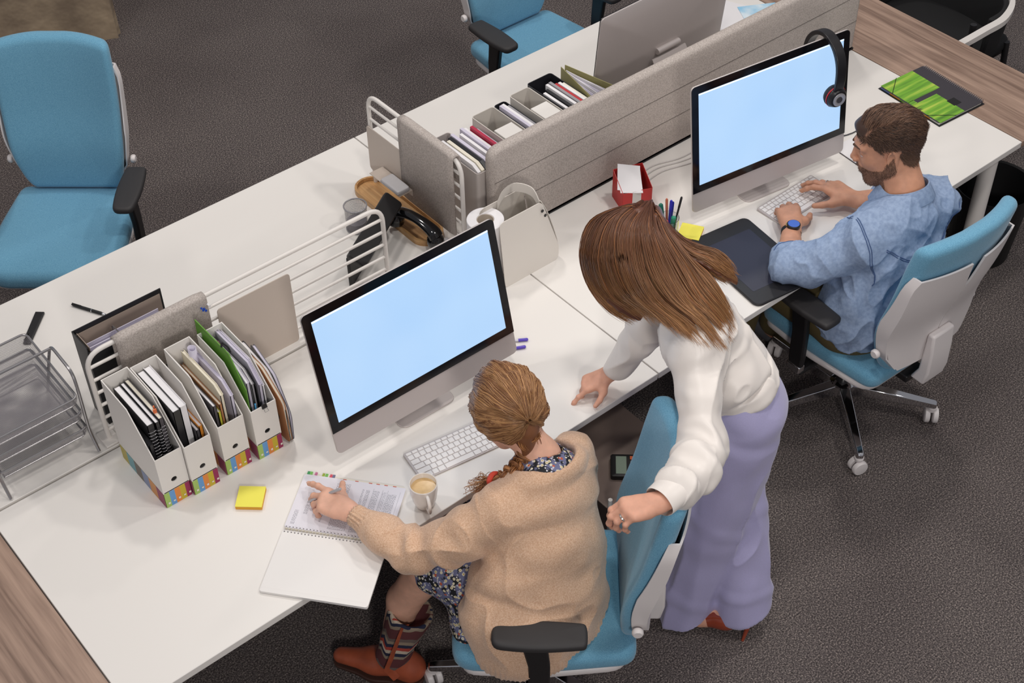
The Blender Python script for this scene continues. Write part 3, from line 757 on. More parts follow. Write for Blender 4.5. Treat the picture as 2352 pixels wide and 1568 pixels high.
def imac(label, cx_, cy_, cz_, yaw, tilt, foot_y, lit=True):
    """cx,cy,cz = display centre (z over the desk), foot_y = front edge of the foot (local)"""
    t = thing('desktop_computer', label, 'computer', (cx_, cy_, H), yaw)
    R = Rx(tilt); P = T(0, 0, cz_) @ R
    top, bot = .195, -.27
    # body: flat front, bulged back
    def ring(d, y): return [(x, y, z) for x, z in inset(rrect(.65, top-bot, .016, 5, 0, (top+bot)/2), d)]
    def ringk(k, y): return [(x*k, y, (top+bot)/2+(z-(top+bot)/2)*k) for x, z in rrect(.65, top-bot, .016, 5, 0, (top+bot)/2)]
    rings = [ring(.001, 0), ring(0, .002), ring(.0, .006), ringk(.96, .012), ringk(.8, .020), ringk(.6, .027), ringk(.35, .031), ringk(.1, .032)]
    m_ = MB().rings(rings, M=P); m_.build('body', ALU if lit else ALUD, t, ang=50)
    ol = rrect(.649, .3896, (.015, .015, .0, .0), 5, 0, 0)
    MB().rings([[(x, -.0025, z) for x, z in ol], [(x, .0, z) for x, z in ol]], M=P).build('front_glass', GLASS_BLK, t, smooth=False)
    MB().rings([[(x, -.0031, z) for x, z in rrect(.597, .336, .0008, 1)], [(x, -.0024, z) for x, z in rrect(.597, .336, .0008, 1)]], M=P).build('display', SCREEN if lit else GLASS_BLK, t, smooth=False)
    if lit:
        MB().box((0, -.0034, .1655), (.597, .0004, .005), M=P).build('menu_bar', mat('menu_bar', (222, 238, 252), .4, emit=.9), t, smooth=False)
    # stand: foot plate, riser, hinge
    hp = P @ Vector((0, .032, -.04)); fy = foot_y
    ft = MB().prism(rpoly([(-.10, fy), (.10, fy), (.095, fy+.2), (-.095, fy+.2)], [.03, .03, .01, .01], 6), 0, .005)
    ft.build('stand_foot', ALU, t, bevel=.001)
    back = fy+.195
    pr = spline([(0, back, .003), (0, back+.006, .02), (0, back-.02, .12), (0, hp.y+.012, hp.z-.02)], 14)
    MB().rings([[(-.095+.012*k/13, p.y-.0025, p.z), (.095-.012*k/13, p.y-.0025, p.z), (.095-.012*k/13, p.y+.0025, p.z+.001), (-.095+.012*k/13, p.y+.0025, p.z+.001)] for k, p in enumerate(pr)]).build('stand_riser', ALU, t)
    MB().tube([(-.055, hp.y+.006, hp.z), (.055, hp.y+.006, hp.z)], .012, 14).build('hinge', ALU, t)
    return t
imac('silver all-in-one computer with a lit blue screen before the woman in the tan cardigan', 1.171, .363, .326, -.0103, -.226, -.052)
imac('silver all-in-one computer with headphones on it before the man in denim', 2.699, .424, .3175, -.147, -.14, -.045)
imac('silver all-in-one computer seen from behind on the rear desk', 2.765, 1.015, .318, PI+.02, -.10, -.05, lit=False)
# ---------------------------------------------------------------- keyboards
def keyboard(label, p, yaw):
    t = thing('keyboard', label, 'keyboard', (p[0], p[1], H), yaw)
    W_, D_ = .279, .115
    def ring(d, z0, z1): return [(x, y, z0+(z1-z0)*(y/D_+.5)) for x, y in inset(rrect(W_, D_, .006, 3), d)]
    MB().rings([ring(.002, .0, .002), ring(0, .0015, .004), ring(0, .0038, .0095), ring(.0008, .0046, .0104)]).build('case', ALU, t)
    KW = mat('white_keycap', (236, 233, 231), .45)
    cache = {}
    pitch = .0190; rows = [(13, 0, .0105, .0205), (14, 0, .0155, .0205), (14, 0, .0155, .0205), (13, 0, .0155, .0205), (12, 0, .0155, .0205), (10, 0, .0155, .0205)]
    lay = [[1]*14, [1]*13+[1.45], [1.45]+[1]*13, [1.75]+[1]*11+[1.75], [2.25]+[1]*10+[2.2], [1, 1, 1, 1.2, 5, 1.2, 1, 1, 1, 1]]
    y = D_/2-.0045
    for ri, row in enumerate(lay):
        kh = .0115 if ri == 0 else .0192
        tot = sum(row); sc = (W_-.009)/tot; x = -W_/2+.0045
        for wk in row:
            kw = wk*sc; key = (round(kw, 4), kh)
            if key not in cache:
                o = pad(rrect(kw-.0026, kh-.0026, .0018, 2), 0, .0017, .0005, 1, 0, 1).build('key', KW, t); cache[key] = o.data; first = o
            else:
                first = bpy.data.objects.new('key', cache[key]); C.objects.link(first); first.parent = t
            yc = y-kh/2
            first.location = (x+kw/2, yc, .0046+(.0104-.0046)*(yc/D_+.5)); first.rotation_euler = (math.atan2(.0058, D_), 0, 0)
            x += kw
        y -= kh
    return t
keyboard('white keyboard in front of the woman in the tan cardigan', (1.140, .155, 0), -.155)
keyboard('white keyboard under the hands of the man in denim', (2.735, .295, 0), .02)
# ---------------------------------------------------------------- open notebook
nb = thing('open_notebook', 'open spiral notebook with printed page under the writing hand', 'notebook', (.697, .108, H+.0005), 0)
# page frame: u along the spiral, v across (away from the woman)
sp0, sp1 = Vector((.604, .224, 0)), Vector((.785, .002, 0)); mid = (sp0+sp1)/2
u = (sp1-sp0).normalized(); v = Vector((-u.y, u.x, 0)); L2 = .148
def NB(a, b_, z): q = mid+u*a+v*b_-Vector((.697, .108, 0)); return (q.x, q.y, z)
def sheet_block(x0, x1, y0, y1, z0, z1, mt, nm, jitter=0):
    m_ = MB()
    o = rrect(x1-x0, y1-y0, .006, 3, (x0+x1)/2, (y0+y1)/2)
    m_.rings([[NB(x, y, z0) for x, y in o], [NB(x, y, z1) for x, y in o]])
    return m_.build(nm, mt, nb, smooth=False)
sheet_block(-L2, L2, -.213, -.004, .0, .007, mat('notebook_paper', (238, 235, 232), .7), 'page_stack')
sheet_block(-L2+.002, L2-.001, -.2135, -.20, .007, .009, mat('notebook_paper', (238, 235, 232), .7), 'page_stack')
sheet_block(-L2, L2-.004, .004, .205, .0, .006, PAPER2, 'page_stack')
sheet_block(-L2, L2, .006, .200, .0062, .0075, mat('printed_sheet', (228, 226, 234), .7), 'printed_sheet')
pt = MB()
random.seed(3)
def textblock(a0, a1, b0, b1, step, dens=.8, wl=(.003, .010), horiz=True):
    """lines of words run along v; lines stacked along u"""
    x = a0
    while x < a1:
        y = b0
        end = b1 if random.random() < .85 else b0+(b1-b0)*random.uniform(.4, .9)
        while y < end:
            wl_ = random.uniform(*wl)
            pt.add([NB(x, y, .0077), NB(x+.0009, y, .0077), NB(x+.0009, min(end, y+wl_), .0077), NB(x, min(end, y+wl_), .0077)], [(0, 1, 2, 3)])
            y += wl_+random.uniform(.0012, .003)
        x += step
textblock(-.11, -.10, .06, .13, .003); textblock(-.06, -.055, .04, .16, .003)
textblock(-.045, -.008, .110, .185, .0028); textblock(-.135, -.125, .02, .07, .003)
textblock(.03, .055, .02, .175, .0028); textblock(.062, .08, .02, .175, .003); textblock(.088, .098, .02, .175, .004); textblock(.104, .130, .03, .17, .0028); textblock(-.03, .02, .02, .10, .0028)
for x in (.06, .086, .101, .136):
    pt.add([NB(x, .015, .0077), NB(x+.0005, .015, .0077), NB(x+.0005, .182, .0077), NB(x, .182, .0077)], [(0, 1, 2, 3)])
pt.build('printed_text', mat('text_ink', (128, 126, 138), .8), nb, smooth=False, recalc=False)
cl_ = [(60, 150, 90), (120, 190, 90), (196, 110, 150), (150, 170, 60), (110, 180, 80), (210, 80, 100), (110, 110, 140)]
for k, a in enumerate((-.142, -.134, -.120, -.098, -.089, -.076, -.068)):
    MB().add([NB(a, .197, .0064), NB(a+.0075, .197, .0064), NB(a+.0075, .212, .0064), NB(a, .212, .0064)]+[NB(a, .197, .0070), NB(a+.0075, .197, .0070), NB(a+.0075, .212, .0070), NB(a, .212, .0070)], [(0, 1, 2, 3), (7, 6, 5, 4), (0, 4, 5, 1), (1, 5, 6, 2), (2, 6, 7, 3), (3, 7, 4, 0)]).build('page_marker', mat('marker_%d' % k, cl_[k], .6), nb, smooth=False)
ct = MB()
for k, a in enumerate((-.035, .0, .04, .062, .085, .11)):
    ct.add([NB(a, .198, .0078), NB(a+.010, .198, .0078), NB(a+.010, .201+.0, .0078), NB(a, .201, .0078)], [(0, 1, 2, 3)])
ct.build('printed_marks', mat('red_ink', (206, 110, 96), .7), nb, smooth=False, recalc=False)
hl = MB(); sw_ = MB()
for k in range(30):
    a = -.142+k*.0098
    for b_ in (-.009, .009):
        hl.rings([[NB(a+.0018*math.cos(q), b_+.0018*math.sin(q), z) for q in [i*PI/4 for i in range(8)]] for z in (.007, .0079)])
    sw_.tube([NB(a, .009*math.cos(q), .0075+.007*math.sin(q)) for q in [i*PI/6 for i in range(7)]], .0007, 5)
hl.build('punched_hole', mat('hole_dark', (88, 84, 84), .9), nb, smooth=False)
sw_.build('spiral_binding', mat('white_wire', (222, 220, 224), .35, metal=.2), nb)
# ---------------------------------------------------------------- mug
mg = thing('coffee_mug', 'white mug of milky coffee beside the open notebook', 'mug', (.952, .050, H), math.atan2(-.11, -.045))
PORC = mat('porcelain', (238, 234, 230), .18, coat=.3)
MB().lathe([(.020, 0), (.024, .001), (.027, .006), (.034, .03), (.0385, .06), (.0395, .088), (.038, .0895), (.0365, .088), (.035, .06), (.030, .03), (.022, .012), (.0, .010)], 40, cap0=True, cap1=False).build('cup', PORC, mg)
MB().lathe([(.0, .0705), (.030, .0707), (.0354, .0712), (.0356, .069)], 40, cap0=False, cap1=False).build('coffee', mat('milky_coffee', (206, 172, 120), .25, col2=(216, 184, 134), vscale=60), mg)
hp_ = spline([(.036, 0, .074), (.050, 0, .078), (.064, 0, .066), (.064, 0, .044), (.052, 0, .026), (.034, 0, .022)], 20)
MB().tube(hp_, .0052, 12, flat=1.25).build('handle', PORC, mg)
# ---------------------------------------------------------------- sticky notes
def sticky(label, p, yaw, h_=.012):
    t = thing('sticky_note_pad', label, 'sticky notes', (p[0], p[1], H), yaw)
    MB().box((0, 0, h_/2), (.074, .074, h_)).build('pad', mat('amber_note_edge', (232, 170, 60), .8), t, smooth=False)
    MB().box((0, 0, h_+.0004), (.075, .075, .0008)).build('top_note', YEL, t, smooth=False)
sticky('yellow sticky note pad with orange sides between white holders and notebook', (.592, .379), math.atan2(-.052, .058))
sticky('yellow sticky note pad at the corner of the black drawing tablet', (2.335, .405), math.atan2(.03, .05))
# ---------------------------------------------------------------- pens
def penobj(label, a, b_, r, col, capcol=None, tipc=None, cat='pen', nm='ballpoint_pen', grp=None):
    a, b_ = Vector(a), Vector(b_); d = b_-a; L = d.length
    t = thing(nm, label, cat, a, rot=d.to_track_quat('Z', 'Y').to_euler(), group=grp)
    MB().lathe([(r*.25, 0), (r*.8, .010), (r, .016), (r, L*.72)], 12).build('barrel', col, t)
    MB().lathe([(r*1.12, L*.72), (r*1.12, L*.97), (r*.7, L)], 12).build('cap', capcol or col, t)
    if tipc: MB().lathe([(r*.2, -.002), (r*.5, .006)], 8).build('tip', tipc, t)
    return t
PUR = mat('purple_plastic', (92, 72, 190), .3); CLR = mat('clear_barrel', (214, 212, 220), .2)
penobj('purple capped pen behind the head of the seated woman, upper of two', (1.50, .425, H+.006), (1.592, .365, H+.006), .0045, CLR, PUR)
penobj('purple capped pen behind the head of the seated woman, lower of two', (1.47, .395, H+.006), (1.566, .345, H+.006), .0045, CLR, PUR)
mk = penobj
penobj('slim bronze pen clipped to the green clipboard', (.708, .575, H+.297), (.713, .66, H+.334), .0032, mat('bronze_pen', (98, 74, 66), .35, metal=.4))
pc = thing('pen_cup', 'clear glass pen cup half hidden by the standing woman', 'cup', (2.262, .440, H))
MB().lathe([(.030, 0), (.033, .004), (.035, .09), (.0335, .09), (.0315, .006), (.0, .005)], 28, cap0=True, cap1=False).build('glass', mat('clear_glass', (235, 240, 240), .05, trans=1), pc)
pens = [((-.012, .010), (-.045, .022), .135, .004, (60, 70, 160), (40, 60, 170), 'blue pen leaning left in the glass pen cup'),
        ((-.004, .014), (-.022, .020), .145, .007, (20, 96, 84), (20, 110, 92), 'green marker standing upright in the glass pen cup'),
        ((.0, .004), (-.006, .010), .165, .004, (176, 96, 70), (200, 110, 80), 'brown pencil standing tallest in the glass pen cup'),
        ((.006, .004), (.004, -.002), .160, .0045, (50, 50, 180), (36, 36, 190), 'bright blue capped pen in the glass pen cup'),
        ((.012, .002), (.022, .006), .140, .0035, (40, 50, 150), (30, 40, 150), 'dark blue pen at the right in the glass pen cup'),
        ((.004, -.014), (-.004, -.026), .110, .0075, (20, 110, 90), (26, 140, 108), 'short green marker at the front of the glass pen cup'),
        ((.016, -.008), (.052, -.002), .150, .0035, (46, 44, 44), (40, 38, 38), 'black pencil leaning right in the glass pen cup'),
        ((-.014, -.008), (-.03, -.022), .105, .004, (190, 50, 46), (200, 60, 50), 'red pen leaning left in the glass pen cup')]
for (a, b_, L, r_, c1, c2, lb) in pens:
    penobj(lb, (2.262+a[0]*.8, .440+a[1]*.8, H+.008), (2.262+b_[0], .440+b_[1], H+L), r_, mat('pen_%d_%d_%d' % c1, c1, .4), mat('pen_%d_%d_%d' % c2, c2, .4), cat='marker' if 'marker' in lb else 'pencil' if 'pencil' in lb else 'pen', nm='marker_pen' if 'marker' in lb else 'pencil' if 'pencil' in lb else 'ballpoint_pen', grp='pens in the glass cup')
# ---------------------------------------------------------------- red and white card box with a white slip
rb = thing('card_box', 'red and white folded card box holding a white paper slip', 'card box', (2.312, .665, H), math.atan2(-.055, .10)*0-.35)
RED = mat('red_card', (196, 46, 44), .5); WC = CARD_W
w3 = .05
for (a, b_, mt_) in (((-.055, -.045), (-.020, -.045), RED), ((-.020, -.045), (.012, -.045), WC), ((.012, -.045), (.052, -.045), RED), ((.052, -.045), (.052, .045), RED), ((-.055, .045), (.052, .045), RED), ((-.055, -.045), (-.055, .045), RED)):
    h0 = .072 if b_[1] < 0 and a[1] < 0 else .115
    h1 = .115 if b_[1] > 0 else h0
    h0 = .075 if a[1] < 0 else .115
    m_ = MB().add([(*a, 0), (*b_, 0), (*b_, h1), (*a, h0)], [(0, 1, 2, 3)]); m_.build('side', mt_, rb, smooth=False, solid=.0015, recalc=False)
MB().box((0, 0, .001), (.105, .088, .002)).build('bottom', WC, rb, smooth=False)
tag(MB().box((-.012, -.002, .092), (.078, .10, .0012), rot=Matrix.Rotation(math.radians(24), 3, 'X') @ Matrix.Rotation(math.radians(-14), 3, 'Z')).build('paper_slip', PAPER, loc=tuple(rb.location), rot=tuple(rb.rotation_euler), smooth=False), 'white paper slip lying on top in the red and white card box', 'paper slip')
tag(MB().box((-.014, .006, .096), (.078, .10, .0012), rot=Matrix.Rotation(math.radians(26), 3, 'X') @ Matrix.Rotation(math.radians(-20), 3, 'Z')).build('paper_slip', PAPER, loc=tuple(rb.location), rot=tuple(rb.rotation_euler), smooth=False), 'white paper slip underneath the top one in the red and white card box', 'paper slip')
# ---------------------------------------------------------------- drawing tablet
dt = thing('drawing_tablet', 'black drawing tablet under the elbow of the man in denim', 'drawing tablet', (2.385, .175, H), math.radians(0))
tb_ol = rpoly([(-.155, -.175), (.10, -.19), (.165, .175), (-.045, .19)], .03, 6)
tb_ol = rrect(.25, .375, .025, 5)
Mt = Rz(math.radians(-8))
MB().rings([[(x, y, z) for x, y in inset(tb_ol, d)] for d, z in ((.003, 0), (0, .003), (0, .008), (.003, .011))], M=Mt).build('body', mat('tablet_black', (30, 29, 32), .5), dt)
MB().rings([[(x, y, z) for x, y in rrect(.185, .255, .004, 2, .0, -.0)] for z in (.0108, .0114)], M=Mt).build('active_area', mat('tablet_slate', (44, 44, 60), .45), dt, smooth=False)
# ---------------------------------------------------------------- headphones
hpn = thing('headphones', 'black headphones with red trim hanging over the right computer', 'headphones', (2.925, .412, H+.335), math.radians(-14))
BAND_M = mat('headphone_black', (24, 22, 25), .35)
arc = spline([(.0, -.095, .0), (.0, -.103, .07), (.0, -.092, .135), (.0, -.055, .180), (.0, 0, .198), (.0, .055, .180), (.0, .092, .135), (.0, .103, .07), (.0, .095, .0)], 40)
MB().rings([[(p.x-.018, p.y, p.z)]+[(p.x+.018, p.y, p.z)]+[(p.x+.018, p.y*.88, p.z-.014)]+[(p.x-.018, p.y*.88, p.z-.014)] for p in arc]).build('headband', BAND_M, hpn, bevel=.003)
for sg in (-1, 1):
    Mx = T(0, sg*.095, .0) @ Rx(-sg*PI/2)
    MB().lathe([(.020, .012), (.030, .010), (.036, .0), (.038, -.010), (.036, -.014)], 28, Mx).build('ear_housing', BAND_M, hpn)
    MB().lathe([(.0385, -.006), (.0395, -.008), (.0385, -.011)], 28, Mx, False, False).build('red_ring', mat('red_ring', (196, 20, 34), .3), hpn)
    MB().lathe([(.036, -.012), (.039, -.020), (.035, -.030), (.024, -.030), (.020, -.018)], 28, Mx).build('ear_cushion', mat('ear_cushion', (36, 32, 36), .55), hpn)
    MB().lathe([(.024, .0115), (.024, .0145), (.017, .0150), (.012, .0135)], 28, Mx).build('silver_badge', mat('silver_badge', (200, 198, 200), .3, metal=.6), hpn)
    MB().lathe([(.011, .0145), (.011, .0158), (.0, .0158)], 20, Mx).build('badge_centre', mat('badge_dark', (60, 58, 62), .4), hpn)
# ---------------------------------------------------------------- green notebook on the oak table
gn = thing('ring_binder_notebook', 'black and green spiral notebook lying across the desk corner and oak top', 'notebook', (3.578, .393, H), math.atan2(-.286, -.021)+PI)
# local x runs along the spiral towards the viewer's right, local y away from the spiral
GW, GD = .297, .235
MB().box((0, 0, .001), (GW+.008, GD+.006, .002)).build('back_cover', BK, gn, bevel=.0005)
MB().box((0, .002, .006), (GW-.008, GD-.012, .008)).build('pages', stripes('divider_tabs', [(236, 234, 226), (228, 160, 60), (110, 140, 200), (120, 170, 70), (228, 160, 60), (110, 140, 200)], 0, .30, offset=.5), gn, smooth=False)
MB().rings([[(x, y, z) for x, y in rrect(GW, GD, .012, 4)] for z in (.0102, .0120)]).build('front_cover', mat('charcoal_cover', (58, 54, 60), .55), gn, smooth=False)
def leafmat():
    m = bpy.data.materials.new('leaf_print'); m.use_nodes = True; nt = m.node_tree; b = nt.nodes['Principled BSDF']; b.inputs['Roughness'].default_value = .5
    tc = nt.nodes.new('ShaderNodeTexCoord'); mp = nt.nodes.new('ShaderNodeMapping'); mp.inputs['Scale'].default_value = (42, 3, 1); mp.inputs['Rotation'].default_value = (0, 0, .06)
    nt.links.new(tc.outputs['Object'], mp.inputs[0]); n = nt.nodes.new('ShaderNodeTexNoise'); n.inputs['Scale'].default_value = 1; n.inputs['Detail'].default_value = 4
    nt.links.new(mp.outputs[0], n.inputs['Vector']); r = nt.nodes.new('ShaderNodeValToRGB'); e = r.color_ramp.elements
    e[0].position = .3; e[0].color = (*lin((66, 110, 40)), 1); e[1].position = .72; e[1].color = (*lin((200, 214, 90)), 1); q = e.new(.5); q.color = (*lin((118, 176, 50)), 1)
    nt.links.new(n.outputs['Fac'], r.inputs[0]); nt.links.new(r.outputs[0], b.inputs['Base Color']); return m
LEAF = leafmat()
for (x0, x1, y0, y1) in ((.010, .1485, -.055, .113), (-.1485, -.011, -.015, .113), (-.012, .012, .085, .113)):
    MB().box(((x0+x1)/2, (y0+y1)/2, .01215), (x1-x0, y1-y0, .0006)).build('leaf_print', LEAF, gn, smooth=False)
MB().box((-.085, -.028, .0127), (.038, .038, .0006)).build('black_label', BLKM, gn, smooth=False)
g = MB()
for k in range(36):
    x = -.14+k*.0080
    g.tube([(x, -.1165-.0085*math.sin(q), .0065+.0095*math.cos(q)) for q in [i*PI/4 for i in range(9)]], .0011, 5)
g.build('spiral_binding', mat('grey_wire', (130, 126, 130), .35, metal=.6), gn)
for sx in (-1, 1):
    MB().tube([(sx*.1495, .03, .013), (sx*.085, .1175, .013)], .0012, 5).build('elastic_band', BLKM, gn)
# cables, flat grey slate behind the man, loose papers
tag(MB().tube(spline([(3.00, .50, H+.003), (3.08, .47, H+.003), (3.17, .43, H+.003), (3.30, .43, H+.003)], 14), .0022, 6).build('cable', mat('grey_cable', (70, 70, 74), .5)), 'thin dark cable running right from the right computer', 'cable')
for i, yy in enumerate((.70, .725, .745)):
    tag(MB().tube(spline([(2.40, yy, H+.003), (2.50, yy+.012, H+.003), (2.62, yy-.02, H+.003), (2.80, yy-.05+.02*i, H+.003)], 16), .0022, 6).build('cable', mat('white_cable', (206, 202, 200), .5)), ['white cable on the desk behind the right computer, nearest the screen', 'white cable on the desk behind the right computer, middle one', 'white cable on the desk behind the right computer, nearest the divider'][i], 'cable')
fs_ = thing('notepad', 'thin white notepad with dark edge beneath the right end of the right screen', 'notepad', (3.155, .335, H), math.radians(-5))
MB().box((0, 0, .0012), (.21, .15, .0024)).build('backing', DK, fs_, smooth=False); MB().box((.001, 0, .0032), (.207, .148, .0016)).build('sheets', PAPER, fs_, smooth=False)
lp = thing('loose_papers', 'white loose papers on the rear desk right of the rear monitor', 'papers', (3.43, 1.18, H), .2)
for k in range(3):
    MB().box((.01*k, .012*k, .001+.0012*k), (.21, .297, .001), rot=Matrix.Rotation(.12*k, 3, 'Z')).build('sheet', PAPER, lp, smooth=False)
bl = MB().box((0, 0, 0), (.16, .23, .001))
tag(bl.build('printed_leaflet', mat('sky_print', (150, 205, 236), .4, col2=(225, 238, 246), vscale=14), loc=(3.50, 1.16, H+.0055), rot=(0, 0, -.5), smooth=False), 'sky blue leaflet on the loose white papers', 'leaflet')
# ---------------------------------------------------------------- row of files behind the divider
def bin_holder(label, x0, x1, y0, y1, h_, col, rimcol=None):
    t = thing('magazine_holder', label, 'magazine holder', ((x0+x1)/2, y0, H), group='file holders behind the divider')
    w_, D = x1-x0, y1-y0; ol = rrect(w_, D, .012, 4, 0, D/2); il = inset(ol, .003)
    MB().rings([[(x, y, 0) for x, y in ol], [(x, y, h_) for x, y in ol], [(x, y, h_) for x, y in il], [(x, y, .004) for x, y in il]]).build('body', col, t, ang=30)
    return t
GL = mat('light_grey_plastic', (206, 200, 192), .5); BP = mat('black_bin', (34, 34, 40), .4)
bin_holder('tall white metal file holder at the left end behind the divider', 1.79, 1.865, .850, 1.10, .262, mat('white_metal', (198, 190, 186), .5))
bin_holder('light grey open file box, second holder behind the divider', 1.95, 2.045, .850, 1.085, .29, GL)
bin_holder('black file box behind the divider, left of the two black ones', 2.05, 2.10, .850, 1.09, .285, BP)
bin_holder('light grey open file box in the middle of the row behind the divider', 2.115, 2.20, .850, 1.085, .30, GL)
bin_holder('wide black file box behind the divider, right of the two black ones', 2.205, 2.315, .850, 1.10, .30, BP)
random.seed(11)
def files(x0, x1, n, z1, cols, desc, y0=.858, y1=1.07, lean=0):
    st = (x1-x0)/n
    for i in range(n):
        c = cols[i % len(cols)]; a = x0+i*st
        yy = y1-random.uniform(0, .03); zz = z1-random.uniform(0, .015)
        o = slab(MB(), -st*.38, st*.38, y0, yy, .006, zz, .03, .015, lean)
        nm = 'paper_sheaf' if c in (PAPER, LILAC, PAPER2) else 'folder'
        tag(o.build(nm, c, loc=(a+st/2, 0, H), smooth=False), desc % ['first', 'second', 'third', 'fourth', 'fifth', 'sixth', 'seventh'][i], 'papers' if nm == 'paper_sheaf' else 'folder', group='papers in the files behind the divider')
PINK = mat('crimson_folder', (176, 40, 70), .5)
files(1.796, 1.860, 4, .285, [PAPER, PAPER2, BK, LILAC], '%s sheaf from the left in the leftmost file holder behind the divider')
files(1.872, 1.945, 5, .285, [PAPER, LILAC, PAPER, PINK, LILAC], '%s file from the left between the two leftmost holders behind the divider')
files(1.960, 2.035, 3, .27, [PAPER, GRYC, PAPER], '%s sheaf from the left in the light grey box behind the divider', y1=1.0)
files(2.055, 2.095, 3, .300, [LILAC, PAPER, GRYC], '%s sheaf from the left in the left black file box')
files(2.125, 2.192, 3, .275, [LILAC, PAPER, PAPER], '%s sheaf from the left in the middle grey box behind the divider', y1=1.0)
files(2.212, 2.310, 7, .315, [PAPER, BK, PAPER, GRYC, REDC, PAPER, PAPER2], '%s file from the left in the wide black file box', y1=1.05)
wb = MB().box((0, 0, 0), (.075, .10, .05)); tag(wb.build('white_carton', CARD_W, loc=(1.998, .925, H+.265), bevel=.002), 'small white carton resting on papers in the left grey box', 'carton')
wb = MB().box((0, 0, 0), (.070, .11, .05)); tag(wb.build('white_carton', CARD_W, loc=(2.158, .925, H+.275), bevel=.002), 'small white carton resting on papers in the middle grey box', 'carton')
fo = thing('expanding_folder', 'open fan-shaped folder of lilac papers at the right of the file row', 'folder', (2.36, .86, H), math.radians(0))
for k in range(8):
    o = slab(MB(), -.001, .001, 0, .215, .002, .300-.004*(k % 3), .02, .01); o.warp(lambda x, y, z, k=k: (x+(k-3.5)*.012*(1-y/.26), y, z))
    o.build('papers', LILAC if k % 3 else PAPER, fo, smooth=False)
for k in (-1, 1):
    o = slab(MB(), -.0012, .0012, 0, .225, 0, .315); o.warp(lambda x, y, z, k=k: (x+k*(.052*(1-y/.25)+.004), y, z)); o.build('cover', mat('olive_edge', (150, 144, 96), .6), fo, smooth=False)
# ---------------------------------------------------------------- waste bin behind the desk leg
wbn = thing('waste_bin', 'black waste bin behind the right desk leg', 'waste bin', (3.80, .17, 0))
MB().lathe([(.115, .0), (.12, .005), (.150, .34), (.155, .345), (.147, .34), (.112, .008), (0, .006)], 36, cap0=True, cap1=False).build('bin_body', mat('bin_black', (16, 16, 18), .6), wbn)
# ---------------------------------------------------------------- under-desk wire trolley with office bits
tr = thing('under_desk_shelf', 'grey metal shelf with white wire front under the desk by the chair back', 'shelf', (1.62, .02, 0), math.radians(0))
SH = mat('taupe_metal', (128, 112, 104), .5)
MB().box((.0, .0, .50), (.32, .36, .006)).build('shelf_board', SH, tr, bevel=.002)
MB().rings([[(x, .18, z) for x, z in rpoly([(-.16, .50), (.16, .50), (.16, .62), (-.16, .62)], .03, 4)], [(x, .186, z) for x, z in rpoly([(-.16, .50), (.16, .50), (.16, .62), (-.16, .62)], .03, 4)]]).build('back_plate', SH, tr, smooth=False)
MB().box((0, 0, .25), (.32, .36, .006)).build('shelf_board', SH, tr, bevel=.002)
for k in range(5):
    MB().tube([(-.165, -.19, .30+.055*k), (.165, -.19, .30+.055*k)], .005, 8).build('wire', STEEL_W, tr)
for sx in (-1, 1):
    MB().tube([(sx*.165, -.19, .03), (sx*.165, -.19, .56)], .007, 8).build('post', STEEL_W, tr); MB().tube([(sx*.165, .18, .03), (sx*.165, .18, .60)], .007, 8).build('post', STEEL_W, tr)
cal = thing('calculator', 'black calculator with pale display on the under-desk shelf', 'calculator', (1.63, -.10, .506), math.radians(48))
pad(rrect(.09, .16, .008), 0, .016, .003, 2).build('case', BLK, cal)
MB().box((0, .048, .0165), (.07, .032, .001)).build('display', mat('lcd_green', (140, 156, 140), .3), cal, smooth=False)
for i in range(4):
    for j in range(4):
        MB().box((-.028+i*.0187, .014-j*.022, .0175), (.013, .014, .003)).build('button', mat('calc_key', (90, 90, 96), .5) if (i, j) != (3, 0) else mat('orange_key', (232, 110, 60), .5), cal, smooth=False)
st_ = thing('stapler', 'blue stapler on the under-desk shelf', 'stapler', (1.72, -.06, .506), math.radians(40))
MB().rings([[(x, -.016, z) for x, z in rpoly([(-.06, 0), (.06, 0), (.06, .02), (.03, .045), (-.06, .035)], .008, 3)], [(x, .016, z) for x, z in rpoly([(-.06, 0), (.06, 0), (.06, .02), (.03, .045), (-.06, .035)], .008, 3)]]).build('body', mat('navy_plastic', (36, 62, 140), .4), st_)
MB().box((0, 0, .003), (.13, .036, .006)).build('base', BLK, st_)
cr_ = thing('wooden_crate', 'small wooden crate on the floor behind the seated woman\'s chair', 'crate', (1.70, -.18, 0), math.radians(-38))
for z in (.02, .08, .14, .20):
    for sy in (-1, 1): MB().box((0, sy*.07, z+.02), (.20, .01, .045)).build('slat', BAMBOO, cr_, bevel=.002)
    for sx in (-1, 1): MB().box((sx*.10, 0, z+.02), (.01, .15, .045)).build('slat', BAMBOO, cr_, bevel=.002)
MB().box((0, 0, .006), (.19, .14, .01)).build('bottom', BAMBOO, cr_)
